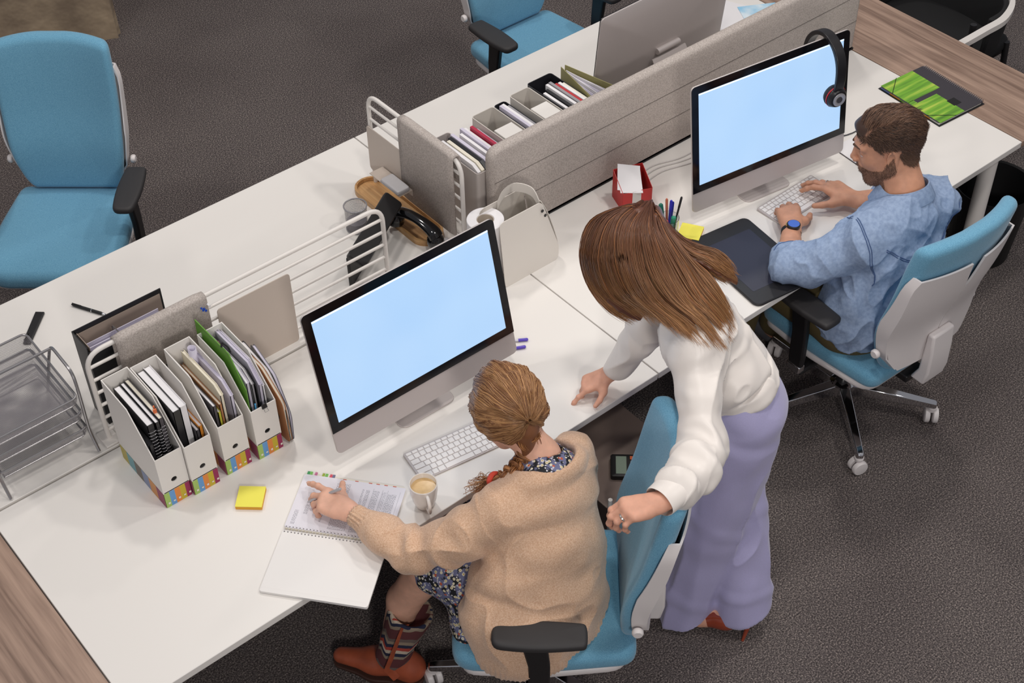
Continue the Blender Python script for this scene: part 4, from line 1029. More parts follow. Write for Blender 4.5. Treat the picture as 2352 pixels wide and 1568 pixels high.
# ---------------------------------------------------------------- black visitor chair at the far right
vc = thing('visitor_chair', 'black padded chair with curved white arm beyond the oak table top', 'chair', (4.42, .93, 0), PI/2)
pad(rpoly([(-.27, -.12), (.27, -.12), (.275, .27), (-.275, .27)], .06, 6), .41, .47, .025, 4, .008).build('seat', BLKM, vc)
bkp = spline([(-.285, .12, 0), (-.275, -.0, 0), (-.20, -.095, 0), (0, -.135, 0), (.20, -.095, 0), (.275, 0, 0), (.285, .12, 0)], 30)
MB().rings([[(p.x, p.y, .46), (p.x*1.06, p.y*1.06-.01, .655), (p.x*.96, p.y*.9+.02, .655), (p.x*.92, p.y*.85+.02, .46)] for p in bkp]).build('backrest', BLKM, vc, bevel=.008)
bd = spline([(-.335, .40, 0), (-.335, .24, 0), (-.33, .10, 0), (-.265, -.04, 0), (-.14, -.13, 0), (0, -.155, 0), (.14, -.13, 0), (.265, -.04, 0), (.33, .10, 0), (.335, .24, 0), (.335, .40, 0)], 60)
MB().rings([[(p.x*1.05, p.y-.012*(abs(p.x) < .2), .655), (p.x*1.05, p.y-.012*(abs(p.x) < .2), .68), (p.x*.96, p.y+.016*(abs(p.x) < .2), .68), (p.x*.96, p.y+.016*(abs(p.x) < .2), .655)] for p in bd]).build('arm_band', STEEL_W, vc, bevel=.003)
for sx in (-1, 1):
    for yy in (-.08, .24):
        MB().tube([(sx*.30, yy, .0), (sx*.27, yy*.9, .66 if yy > 0 else .46)], .014, 10).build('leg', BLK, vc)
MB().box((0, .08, .395), (.50, .34, .02)).build('seat_frame', BLK, vc, bevel=.003)
# ---------------------------------------------------------------- implicit modelling of bodies and clothes
_rs = np.random.RandomState(5); _lat = _rs.rand(32, 32, 32).astype(np.float32)
def noise3(P):
    i = np.floor(P).astype(int); f = P-i; f = f*f*(3-2*f); i &= 31; j = (i+1) & 31
    x0, y0, z0 = i.T; x1, y1, z1 = j.T; fx, fy, fz = f.T
    L = _lat
    a = L[x0, y0, z0]*(1-fx)+L[x1, y0, z0]*fx; b = L[x0, y1, z0]*(1-fx)+L[x1, y1, z0]*fx
    c = L[x0, y0, z1]*(1-fx)+L[x1, y0, z1]*fx; d = L[x0, y1, z1]*(1-fx)+L[x1, y1, z1]*fx
    return ((a*(1-fy)+b*fy)*(1-fz)+(c*(1-fy)+d*fy)*fz)*2-1
def V3(*a): return np.array(a, float)
def nrm(v): v = np.asarray(v, float); return v/np.linalg.norm(v)
class Field:
    def __init__(s, lo, hi, h):
        s.lo = np.array(lo, float); s.h = h; s.n = np.ceil((np.array(hi)-s.lo)/h).astype(int)+1
        s.G = np.full(tuple(s.n), .05, np.float32)
    def _sub(s, lo, hi):
        a = np.clip(np.floor((np.array(lo)-s.lo)/s.h).astype(int), 0, s.n-1); b = np.clip(np.ceil((np.array(hi)-s.lo)/s.h).astype(int)+1, 1, s.n)
        if (b <= a).any(): return None
        ax = [s.lo[i]+s.h*np.arange(a[i], b[i]) for i in range(3)]
        P = np.stack(np.meshgrid(*ax, indexing='ij'), -1)
        return (slice(a[0], b[0]), slice(a[1], b[1]), slice(a[2], b[2])), P
    def _apply(s, lo, hi, fn, k=.01, cut=False):
        m = .03+k; q = s._sub(np.array(lo)-m, np.array(hi)+m)
        if q is None: return
        sl, P = q; sh = P.shape[:3]; d = fn(P.reshape(-1, 3)).reshape(sh).astype(np.float32); g = s.G[sl]
        if cut:
            d = -d; hh = np.clip(.5-.5*(d-g)/k, 0, 1); s.G[sl] = g*hh+d*(1-hh)+k*hh*(1-hh)
            # smooth max
            s.G[sl] = np.maximum(g, d)+np.maximum(k-np.abs(g-d), 0)**2/(4*k)
        else:
            s.G[sl] = np.minimum(g, d)-np.maximum(k-np.abs(g-d), 0)**2/(4*k)
    def cap(s, a, b, ra, rb, k=.01, flat=None, fs=1., cut=False):
        a, b = np.array(a, float), np.array(b, float); r = max(ra, rb)*max(1, fs); ab = b-a; L = ab@ab+1e-12
        n = nrm(flat) if flat is not None else None
        def fn(P):
            w = P-a; t = np.clip(w@ab/L, 0, 1); w = w-t[:, None]*ab
            if n is not None: w = w+np.outer(w@n, n)*(1/fs-1)
            return np.linalg.norm(w, axis=1)-(ra+(rb-ra)*t)
        s._apply(np.minimum(a, b)-r, np.maximum(a, b)+r, fn, k, cut)
    def chain(s, pts, rs, k=.01, **kw):
        for i in range(len(pts)-1): s.cap(pts[i], pts[i+1], rs[i], rs[i+1], k, **kw)
    def ell(s, c, rad, R=None, k=.01, cut=False):
        c = np.array(c, float); rad = np.array(rad, float); R = np.eye(3) if R is None else R
        def fn(P):
            q = (P-c)@R; k0 = np.linalg.norm(q/rad, axis=1)+1e-9; k1 = np.linalg.norm(q/rad**2, axis=1)+1e-9; return k0*(k0-1)/k1
        r = rad.max(); s._apply(c-r, c+r, fn, k, cut)
    def loft(s, secs, k=.015, cut=False, cap=None):
        """secs: (centre, u vector (half width), v vector (half depth))"""
        for (c0, u0, v0), (c1, u1, v1) in zip(secs[:-1], secs[1:]):
            c0, u0, v0, c1, u1, v1 = [np.array(x, float) for x in (c0, u0, v0, c1, u1, v1)]
            ab = c1-c0; L = np.linalg.norm(ab); ab = ab/L; r = max(np.linalg.norm(x) for x in (u0, v0, u1, v1))
            def fn(P):
                w = P-c0; t = w@ab/L; tc = np.clip(t, 0, 1); ext = np.abs(t-tc)*L
                a = np.linalg.norm(u0)*(1-tc)+np.linalg.norm(u1)*tc; b = np.linalg.norm(v0)*(1-tc)+np.linalg.norm(v1)*tc
                uu = u0[None]*(1-tc)[:, None]+u1[None]*tc[:, None]; vv = v0[None]*(1-tc)[:, None]+v1[None]*tc[:, None]
                w = w-(tc*L)[:, None]*ab
                x = np.einsum('ij,ij->i', w, uu)/a**2; y = np.einsum('ij,ij->i', w, vv)/b**2
                q = np.sqrt(x*x+y*y+(ext/(cap if cap else np.minimum(a, b)))**2)+1e-9
                return (q-1)*np.minimum(a, b)
            s._apply(np.minimum(c0, c1)-r, np.maximum(c0, c1)+r, fn, k, cut)
    def half(s, p, n, k=.004):
        """cut away the side the normal points to"""
        p = np.array(p, float); n = nrm(n)
        def fn(P): return -((P-p)@n)
        hi = s.lo+s.h*s.n; s._apply(s.lo, hi, fn, k, True)
    def mesh(s):
        G = s.G.copy(); G[0] = G[-1] = .05; G[:, 0] = G[:, -1] = .05; G[:, :, 0] = G[:, :, -1] = .05
        ins = G < 0
        c = np.zeros(tuple(s.n-1), np.int8)
        for dx in (0, 1):
            for dy in (0, 1):
                for dz in (0, 1): c += ins[dx:s.n[0]-1+dx, dy:s.n[1]-1+dy, dz:s.n[2]-1+dz]
        act = np.argwhere((c > 0) & (c < 8)); idx = np.full(tuple(s.n-1), -1, np.int32); idx[tuple(act.T)] = np.arange(len(act))
        off = np.array([[x, y, z] for x in (0, 1) for y in (0, 1) for z in (0, 1)])
        vals = np.stack([G[tuple((act+o).T)] for o in off], 1)
        acc = np.zeros((len(act), 3)); cnt = np.zeros(len(act))
        for i in range(8):
            for j in range(i+1, 8):
                if np.abs(off[i]-off[j]).sum() != 1: continue
                a, b = vals[:, i], vals[:, j]; m = (a < 0) != (b < 0); t = np.where(m, a/np.where(m, a-b, 1), 0)
                acc += np.where(m[:, None], off[i]+t[:, None]*(off[j]-off[i]), 0); cnt += m
        P = s.lo+s.h*(act+acc/cnt[:, None]); F = []
        for ax in range(3):
            sl0 = [slice(None)]*3; sl1 = [slice(None)]*3; sl0[ax] = slice(0, -1); sl1[ax] = slice(1, None)
            A, B = ins[tuple(sl0)], ins[tuple(sl1)]; o1, o2 = [i for i in range(3) if i != ax]
            e = np.argwhere(A != B); e = e[(e[:, o1] > 0) & (e[:, o2] > 0) & (e[:, o1] < s.n[o1]-1) & (e[:, o2] < s.n[o2]-1)]
            if not len(e): continue
            q = []
            for a_, b_ in ((1, 1), (0, 1), (0, 0), (1, 0)):
                w = e.copy(); w[:, o1] -= a_; w[:, o2] -= b_; q.append(idx[tuple(w.T)])
            q = np.stack(q, 1); flip = A[tuple(e.T)]
            if ax == 1: flip = ~flip
            q[flip] = q[flip][:, ::-1]; F.append(q[:, ::-1])
        return P, np.concatenate(F)
def vnormals(P, F):
    n = np.cross(P[F[:, 2]]-P[F[:, 0]], P[F[:, 3]]-P[F[:, 1]]); N = np.zeros_like(P)
    for i in range(4): np.add.at(N, F[:, i], n)
    return N/(np.linalg.norm(N, axis=1)[:, None]+1e-12)
def relax(P, F, it=2):
    E = np.concatenate([F[:, [0, 1]], F[:, [1, 2]], F[:, [2, 3]], F[:, [3, 0]]])
    for _ in range(it):
        S = np.zeros_like(P); c = np.zeros(len(P))
        np.add.at(S, E[:, 0], P[E[:, 1]]); np.add.at(S, E[:, 1], P[E[:, 0]]); np.add.at(c, E[:, 0], 1); np.add.at(c, E[:, 1], 1)
        P = .4*P+.6*S/c[:, None]
    return P
def mesh_obj(name, parts, mats, parent=None, cols=None, matidx=None):
    """parts: list of (P, F) in world space (z over the desk); joined to ONE mesh"""
    o_ = 0; Ps = []; Fs = []
    for P, F in parts: Ps.append(P); Fs.append(F+o_); o_ += len(P)
    P = np.concatenate(Ps).copy(); F = np.concatenate(Fs); P[:, 2] += H
    if parent is not None: P = P-np.array(parent.location)
    me = bpy.data.meshes.new(name); me.vertices.add(len(P)); me.vertices.foreach_set('co', P.astype(np.float32).ravel())
    k = F.shape[1]; me.loops.add(len(F)*k); me.polygons.add(len(F))
    me.loops.foreach_set('vertex_index', F.astype(np.int32).ravel()); me.polygons.foreach_set('loop_start', np.arange(0, len(F)*k, k, dtype=np.int32)); me.polygons.foreach_set('loop_total', np.full(len(F), k, np.int32))
    for m in (mats if isinstance(mats, (list, tuple)) else [mats]): me.materials.append(m)
    if matidx is not None: me.polygons.foreach_set('material_index', matidx.astype(np.int32))
    me.update(calc_edges=True); me.validate(); me.polygons.foreach_set('use_smooth', [True]*len(me.polygons))
    if cols is not None:
        ca = me.color_attributes.new('Col', 'FLOAT_COLOR', 'POINT'); ca.data.foreach_set('color', np.concatenate([cols, np.ones((len(cols), 1))], 1).astype(np.float32).ravel())
    o = bpy.data.objects.new(name, me); C.objects.link(o)
    if parent is not None: o.parent = parent
    return o
def folds(P, F, terms, mask=None):
    """terms: (amp, frequency vector (3,) or 3x3 matrix, sharp)"""
    N = vnormals(P, F); d = np.zeros(len(P))
    for amp, A, sharp in terms:
        A = np.array(A, float); Q = P*A if A.ndim == 1 else P@A.T
        w = noise3(P*6+3.3)*.6
        n = noise3(Q+w[:, None])
        if sharp: n = 1-2*np.abs(n)**.7
        d += amp*n
    if mask is not None: d *= mask(P)
    return P+N*d[:, None]
def along(d, fa, fc):
    """anisotropic frequency matrix: fa along direction d, fc across"""
    d = nrm(d); u = nrm(np.cross(d, [.3, .5, .8])); v = np.cross(d, u); return np.stack([d*fa, u*fc, v*fc])
def frame(fwd, up):
    """columns right, forward, up"""
    f = nrm(fwd); r = nrm(np.cross(f, up)); u = np.cross(r, f); return np.stack([r, f, u], 1)
def rotv(v, ax, a):
    ax = nrm(ax); v = np.asarray(v, float); return v*math.cos(a)+np.cross(ax, v)*math.sin(a)+ax*(ax@v)*(1-math.cos(a))
def hand(F, wrist, fwd, up, tside, curls, spread=(.10, .03, -.05, -.14), sc=1., thumb=(.9, .35, .3), rk=1., tips=None, drop=.25):
    """curls: 4 tuples of (knuckle, middle, end) bend; tside +1 when the thumb is on the left of fwd seen from above the back of the hand"""
    f = nrm(fwd); u = nrm(np.array(up)-f*(np.array(up)@f)); t = np.cross(u, f)*tside; W = np.array(wrist, float)
    offs = (.027, .009, -.009, -.026); kn = (.088, .092, .087, .078); seg = ((.040, .025, .020), (.044, .028, .021), (.040, .026, .020), (.032, .020, .018)); rad = (.0085, .0086, .0082, .0072)
    for i in range(4):
        K = W+f*kn[i]*sc+t*offs[i]*sc+u*.004*sc; r = rad[i]*sc*rk
        base = W+f*.012*sc+t*offs[i]*.55*sc
        F.cap(base, K, .0155*sc*rk, .0115*sc*rk, .012, flat=u, fs=.85)
        F.cap(W+f*.04*sc+t*offs[i]*.8*sc-u*.006*sc, K-u*.004*sc-f*.01*sc, .013*sc*rk, .010*sc*rk, .012)
        d = rotv(f, u, spread[i]*tside); ax = nrm(np.cross(d, u)); p = K; a = 0; rr = r*1.06
        for j in range(3):
            a += curls[i][j]; dd = rotv(d, ax, -a); q = p+dd*seg[i][j]*sc; r2 = rr*.93
            if i == 2 and j == 0: GRIP['ring'] = (p+dd*seg[i][j]*sc*.52, dd, rr)
            F.cap(p, q, rr, r2, .004 if j else .007)
            F.ell(p, (rr*1.1,)*3, k=.003); p = q; rr = r2
        if tips is not None: tips.append((p, dd, u, rr))
    # thumb
    a0, a1, a2 = thumb
    b = W+f*.018*sc+t*.016*sc-u*.006*sc; d = nrm(f*math.cos(a0)+t*math.sin(a0)-u*drop)
    p1 = b+d*.044*sc; F.cap(b, p1, .0155*sc*rk, .0115*sc*rk, .012)
    d = nrm(rotv(d, u, -a1*tside)); p2 = p1+d*.032*sc; F.cap(p1, p2, .0108*sc*rk, .0098*sc*rk, .005)
    d = nrm(rotv(d, u, -a2*tside)); p3 = p2+d*.024*sc; F.cap(p2, p3, .0100*sc*rk, .0082*sc*rk, .004)
    F.cap(W+f*.05*sc+t*.02*sc, p1, .010*sc*rk, .009*sc*rk, .014)
    F.cap(W-f*.02*sc, W+f*.03*sc, .0235*sc*rk, .026*sc*rk, .015, flat=u, fs=.72)
    return p3
def head(F, c, R, sc=1., male=False, neck=None, ears=True):
    c = np.array(c, float)
    def L(*v): return c+R@(np.array(v)*sc)
    def E(p, r, k=.01, cut=False, RR=None): F.ell(L(*p), np.array(r)*sc, R if RR is None else R@RR, k*sc, cut)
    def K(a, b, ra, rb, k=.01, cut=False): F.cap(L(*a), L(*b), ra*sc, rb*sc, k*sc, cut=cut)
    E((0, -.014, .028), (.075, .097, .085), .02)
    E((0, .030, -.022), (.062, .066, .078), .03)
    E((0, .038, -.062), (.050 if male else .046, .050, .042), .03)
    K((-.022, .066, -.098), (.022, .066, -.098), .020 if male else .015, .020 if male else .015, .02)
    for sx in (-1, 1):
        K((sx*.060, .005, -.045), (sx*.030, .060, -.092), .020, .018, .03)     # jaw
        E((sx*.040, .060, -.024), (.022, .022, .020), .02)                    # cheek
        K((sx*.012, .090, .026), (sx*.044, .076, .026), .0115, .011, .012)     # brow
        E((sx*.031, .094, .004), (.016, .013, .011), .010, True)              # eye socket
        E((sx*.031, .0765, .003), (.0125, .0125, .0125), .002)                # lid
        if ears:
            RR = np.array(Euler((0.15, 0, sx*-.35)).to_matrix()); E((sx*.078, -.006, -.008), (.0075, .019, .031), .006, False, RR)
            E((sx*.084, -.002, -.006), (.006, .011, .020), .004, True, RR); E((sx*.074, .004, -.034), (.008, .009, .010), .006)
            E((sx*.078, .006, -.010), (.004, .004, .006), .003)
    K((0, .092, .018), (0, .109, -.020), .0078, .0092, .010); E((0, .112, -.024), (.0095, .009, .008), .006)
    for sx in (-1, 1): E((sx*.012, .106, -.030), (.0075, .009, .0075), .005)
    E((0, .088, -.058), (.026, .014, .020), .015)
    K((-.017, .094, -.0535), (.017, .094, -.0535), .0055, .0055, .004); K((-.014, .094, -.064), (.014, .094, -.064), .0065, .0065, .004)
    E((0, .103, -.0585), (.022, .004, .0012), .002, True)
    if neck is not None:
        n0 = L(0, -.022, -.045); F.cap(n0, neck, (.056 if male else .046)*sc, (.062 if male else .050)*sc, .03)
def strands(paths, rad, name, m, parent, cols, nsides=4, extra=None):
    """paths (N,M,3); tapered tubes; cols (N,M,3)"""
    N, M, _ = paths.shape; Tn = np.gradient(paths, axis=1); Tn /= np.linalg.norm(Tn, axis=2)[..., None]+1e-9
    ref = np.array([.31, .52, .79]); A = np.cross(Tn, ref); A /= np.linalg.norm(A, axis=2)[..., None]+1e-9; B = np.cross(Tn, A)
    tap = np.clip(np.minimum(np.linspace(0, 1, M)*12+.4, (1-np.linspace(0, 1, M))*4+.12), 0, 1)
    r = rad*tap[None, :, None] if np.isscalar(rad) else rad[:, None, None]*tap[None, :, None]
    V = np.stack([paths+(A*math.cos(q)+B*math.sin(q))*r for q in [k*2*PI/nsides for k in range(nsides)]], 2)
    P = V.reshape(-1, 3); i = np.arange(N)[:, None, None]*M*nsides+np.arange(M-1)[None, :, None]*nsides; k = np.arange(nsides)[None, None]; k2 = (k+1) % nsides
    F = np.stack([i+k, i+k2, i+nsides+k2, i+nsides+k], -1).reshape(-1, 4)
    cc = np.repeat(cols[:, :, None], nsides, 2).reshape(-1, 3)
    parts = [(P, F)]
    if extra is not None: parts.append((extra[0], extra[1])); cc = np.concatenate([cc, extra[2]])
    return mesh_obj(name, parts, m, parent, cc)
def hair_mat(name, rough=.38):
    m = bpy.data.materials.new(name); m.use_nodes = True; nt = m.node_tree; b = nt.nodes['Principled BSDF']
    a = nt.nodes.new('ShaderNodeVertexColor'); a.layer_name = 'Col'; nt.links.new(a.outputs[0], b.inputs['Base Color'])
    b.inputs['Roughness'].default_value = rough; b.inputs['Specular IOR Level'].default_value = .45; return m
HAIR = hair_mat('hair_strands')
def interp_guides(Gd, us, M):
    """Gd (K,J,3) guide paths; us values 0..1 -> (len(us), M, 3) smooth"""
    K, J, _ = Gd.shape
    S = np.array([[list(p) for p in spline(g, M)] for g in Gd])          # K,M,3
    out = np.zeros((len(us), M, 3)); x = us*(K-1); k = np.clip(x.astype(int), 0, K-2); f = (x-k)[:, None, None]
    p0, p1, p2, p3 = S[np.maximum(k-1, 0)], S[k], S[k+1], S[np.minimum(k+2, K-1)]
    return .5*((2*p1)+(-p0+p2)*f+(2*p0-5*p1+4*p2-p3)*f**2+(-p0+3*p1-3*p2+p3)*f**3)
GRIP = {}
SKIN = mat('skin_fair', (226, 176, 152), .5, var=.06, vscale=40, sss=.12, spec=.35, bump=.08, bscale=500, dist=.0006)
SKIN2 = mat('skin_tan', (202, 148, 120), .5, var=.07, vscale=40, sss=.12, spec=.35, bump=.08, bscale=500, dist=.0006)
SKIN3 = mat('skin_warm', (216, 162, 138), .5, var=.06, vscale=40, sss=.12, spec=.35, bump=.08, bscale=500, dist=.0006)
EYE = mat('eye_white', (232, 228, 224), .2); NAIL = mat('nail', (232, 190, 176), .25)
def finger_ring(g, r, parent, m):
    p, d, rr = g; u = nrm(np.cross(d, (.2, .3, .9))); v = np.cross(d, u); q = p+np.array([0, 0, H])-np.array(parent.location)
    return MB().tube([tuple(q+(u*math.cos(a)+v*math.sin(a))*rr*1.06) for a in [k*2*PI/20 for k in range(20)]], r, 6, closed=True).build('ring', m, parent)
def nails(tips, parent, m=NAIL):
    mb = MB()
    for p, d, u, r in tips:
        ax = nrm(np.cross(d, u)); up = nrm(np.cross(ax, d)); c = p+up*r*.72+d*r*.2+np.array([0, 0, H])-np.array(parent.location)
        R = Matrix((ax, d, up)).transposed().to_4x4(); mb.sphere((0, 0, 0), 1, 6, M=Matrix.Translation(c) @ R @ Matrix.Diagonal((r*.72, r*1.0, r*.34, 1)))
    return mb.build('fingernails', m, parent)
# ---------------------------------------------------------------- seated woman in the tan cardigan
W1 = thing('person', 'seated woman with braided auburn hair in a tan cardigan writing with a pen', 'person', (1.03, -.26, 0))
hc = V3(1.148, -.085, .365); hR = frame((.22, .76, -.62), (.05, .5, .8))
nk = V3(1.175, -.185, .235)
F = Field((.95, -.32, .12), (1.34, .12, .52), .003); head(F, hc, hR, .97, neck=nk, ears=False); F.cap(nk, (1.165, -.21, .19), .05, .08, .03)
p_head = F.mesh()
# forearm and hand holding the pen
wr = V3(.757, .122, .052)
F = Field((.64, .02, -.01), (.86, .30, .12), .0021)
F.chain([V3(.80, -.02, .045), wr], [.030, .024], .01)
tips = []
hand(F, wr, (-.25, .60, .02), (-.10, -.05, .97), -1, ((.22, .25, .15), (.60, .55, .35), (.80, .75, .45), (.95, .8, .5)), spread=(.20, .04, -.06, -.14), sc=1.02, thumb=(.62, -.28, -.15), tips=tips)
p_hl = F.mesh()
# torso, legs (under the clothes) and bare shin
F = Field((.62, -.55, -.74), (1.45, .32, .30), .007)
F.loft([((1.155, -.20, .15), (.11, .01, 0), (0, .055, 0)), ((1.12, -.24, .0), (.15, .01, 0), (0, .10, .0)), ((1.06, -.29, -.14), (.15, 0, 0), (0, .12, 0))], .03)
F.chain([(1.02, -.21, .17), (.83, -.09, .03), (.79, -.0, .045)], [.05, .036, .03], .02)
F.chain([(1.28, -.18, .135), (1.315, -.12, .0), (1.29, -.09, -.07), (1.14, -.05, -.10)], [.035, .034, .032, .03], .02)
F.chain([(1.03, -.28, -.165), (.905, -.025, -.165), (.855, .055, -.36), (.80, .085, -.62)], [.085, .062, .05, .035], .02)
F.chain([(1.17, -.20, -.165), (1.16, .12, -.165), (1.16, .20, -.40), (1.16, .22, -.62)], [.085, .06, .05, .035], .02)
p_tr = F.mesh()
body = mesh_obj('body', [(relax(*p_head, 1), p_head[1]), (relax(*p_hl, 1), p_hl[1]), (relax(*p_tr, 3), p_tr[1])], SKIN, W1)
nails(tips, W1)
# floral dress
def floral():
    m = bpy.data.materials.new('floral_cotton'); m.use_nodes = True; nt = m.node_tree; b = nt.nodes['Principled BSDF']; b.inputs['Roughness'].default_value = .8
    tc = nt.nodes.new('ShaderNodeTexCoord'); nz = nt.nodes.new('ShaderNodeTexNoise'); nz.inputs['Scale'].default_value = 160; nz.inputs['Detail'].default_value = 3
    nt.links.new(tc.outputs['Object'], nz.inputs['Vector'])
    mx = nt.nodes.new('ShaderNodeMixRGB'); mx.inputs[0].default_value = .004; mx.blend_type = 'ADD'
    nt.links.new(tc.outputs['Object'], mx.inputs[1]); nt.links.new(nz.outputs['Color'], mx.inputs[2])
    last = None
    base = nt.nodes.new('ShaderNodeValToRGB'); e = base.color_ramp.elements
    n2 = nt.nodes.new('ShaderNodeTexNoise'); n2.inputs['Scale'].default_value = 42; n2.inputs['Detail'].default_value = 5; nt.links.new(tc.outputs['Object'], n2.inputs['Vector'])
    e[0].position = .44; e[0].color = (*lin((26, 28, 34)), 1); e[1].position = .50; e[1].color = (*lin((112, 116, 150)), 1)
    nt.links.new(n2.outputs['Fac'], base.inputs[0]); last = base.outputs[0]
    for sc, r0, colr, off in ((75, .34, (226, 218, 190), 0), (60, .13, (196, 160, 60), .0), (38, .16, (196, 96, 66), 3.3), (95, .25, (208, 206, 214), 7.7)):
        mp = nt.nodes.new('ShaderNodeMapping'); mp.inputs['Location'].default_value = (off, off, off); nt.links.new(mx.outputs[0], mp.inputs[0])
        vo = nt.nodes.new('ShaderNodeTexVoronoi'); vo.inputs['Scale'].default_value = sc if colr[2] != 60 else 75; nt.links.new(mp.outputs[0], vo.inputs['Vector'])
        lt = nt.nodes.new('ShaderNodeMath'); lt.operation = 'LESS_THAN'; lt.inputs[1].default_value = r0; nt.links.new(vo.outputs['Distance'], lt.inputs[0])
        q = nt.nodes.new('ShaderNodeMixRGB'); nt.links.new(lt.outputs[0], q.inputs[0]); nt.links.new(last, q.inputs[1]); q.inputs[2].default_value = (*lin(colr), 1); last = q.outputs[0]
    nt.links.new(last, b.inputs['Base Color']); return m
FLOR = floral()
F = Field((.74, -.52, -.45), (1.40, .26, .30), .005)
F.loft([((1.180, -.195, .195), (.110, .01, .0), (0, .062, .03)), ((1.155, -.205, .12), (.12, .01, 0), (0, .065, 0)), ((1.10, -.24, -.06), (.13, 0, 0), (0, .08, 0))], .02)
F.cap((1.174, -.190, .228), (1.172, -.188, .185), .066, .090, .02)
F.chain([(1.06, -.27, -.150), (.95, -.09, -.150), (.92, -.04, -.155)], [.10, .088, .082], .02)
F.chain([(1.17, -.20, -.15), (1.15, .10, -.155)], [.10, .085], .02)
F.loft([((.945, -.12, -.18), (.035, .07, 0), (-.05, .025, 0)), ((.915, -.16, -.30), (.03, .075, 0), (-.035, .02, 0)), ((.905, -.17, -.37), (.02, .05, 0), (-.02, .01, 0))], .03)
F.cap((1.19, -.175, .29), (1.172, -.193, .20), .048, .052, .006, cut=True)
P, Q = F.mesh(); P = folds(relax(P, Q, 3), Q, [(.006, (9, 9, 9), 0), (.003, along((0, .4, 1), 6, 30), 0)])
mesh_obj('dress', [(P, Q)], FLOR, W1)
# cardigan
KNIT = mat('tan_knit', (204, 164, 134), .95, col2=(226, 192, 164), vscale=260, bump=.6, bscale=650, sheen=.3, spec=.1, detail=6, dist=.0015)
F = Field((.62, -.62, -.40), (1.52, .22, .32), .0042)
F.loft([((1.165, -.205, .195), (.14, .01, -.005), (.0, .075, .02)), ((1.155, -.225, .10), (.168, .012, 0), (0, .095, .02)), ((1.12, -.26, -.03), (.172, -.02, 0), (.02, .112, .02)), ((1.075, -.295, -.15), (.180, -.06, 0), (.04, .120, 0)), ((1.03, -.315, -.215), (.185, -.08, 0), (.05, .110, 0))], .03)
F.loft([((.99, -.345, -.20), (.155, -.08, 0), (.05, .09, 0)), ((.945, -.375, -.275), (.105, -.06, 0), (.03, .05, 0))], .03)
F.chain([(1.01, -.215, .175), (.90, -.16, .09), (.815, -.085, .035), (.785, .0, .045), (.772, .055, .052)], [.070, .062, .055, .046, .037], .03)
F.chain([(.772, .055, .052), (.760, .10, .053)], [.035, .033], .004); F.half((.758, .112, .053), (-.25, .97, 0), .002)
F.chain([(1.295, -.18, .152), (1.335, -.13, .03), (1.30, -.09, -.07), (1.15, -.06, -.10)], [.064, .058, .052, .045], .03)
F.loft([((1.19, -.175, .34), (.082, .01, 0), (-.01, .078, .02)), ((1.175, -.180, .205), (.094, .008, .0), (-.01, .090, .02))], .01, cut=True)
F.ell((1.165, -.12, .20), (.075, .06, .06), k=.02, cut=True)
F.half((0, 0, -.292), (0, 0, -1))
P, Q = F.mesh(); P = relax(P, Q, 3)
def cuffmask(p):
    d = np.linalg.norm(p-V3(.757, .12, .053), axis=1); return np.clip((d-.05)/.04, 0, 1)
P = folds(P, Q, [(.004, along((.35, -.15, 1), 3, 9), 0), (.009, along((.8, .3, -.5), 2.2, 13), 1), (.0025, (22, 22, 22), 0)], lambda p: cuffmask(p)*(.35+.65*np.clip((.22-p[:, 2])/.15, 0, 1)))
# sleeve creases across the left arm
ax = nrm(V3(.80, -.05, .03)-V3(1.0, -.21, .17)); s_ = (P-V3(1.0, -.21, .17))@ax
near = np.exp(-(np.linalg.norm((P-V3(1.0, -.21, .17))-s_[:, None]*ax, axis=1)/.09)**2)*(s_ > .02)
P = P+vnormals(P, Q)*(near*.006*np.sin(s_*85+noise3(P*14)*2.4))[:, None]
# ribs at the cuff and hem
d = P-V3(.757, .12, .053); ax = nrm(V3(.757, .118, .053)-V3(.785, .0, .045)); s_ = d@ax; u_ = nrm(np.cross(ax, (0, 0, 1))); v_ = np.cross(ax, u_)
ang = np.arctan2(d@v_, d@u_); m_ = (s_ > -.058) & (np.linalg.norm(d-s_[:, None]*ax, axis=1) < .06)
P = P+vnormals(P, Q)*(np.where(m_, .0026*np.sin(ang*20)-.002, 0))[:, None]
m_ = P[:, 2] < -.235; P = P+vnormals(P, Q)*(np.where(m_, .0018*np.sin((P[:, 0]*.9+P[:, 1]*-.5)*500), 0))[:, None]
mesh_obj('cardigan', [(P, Q)], KNIT, W1)
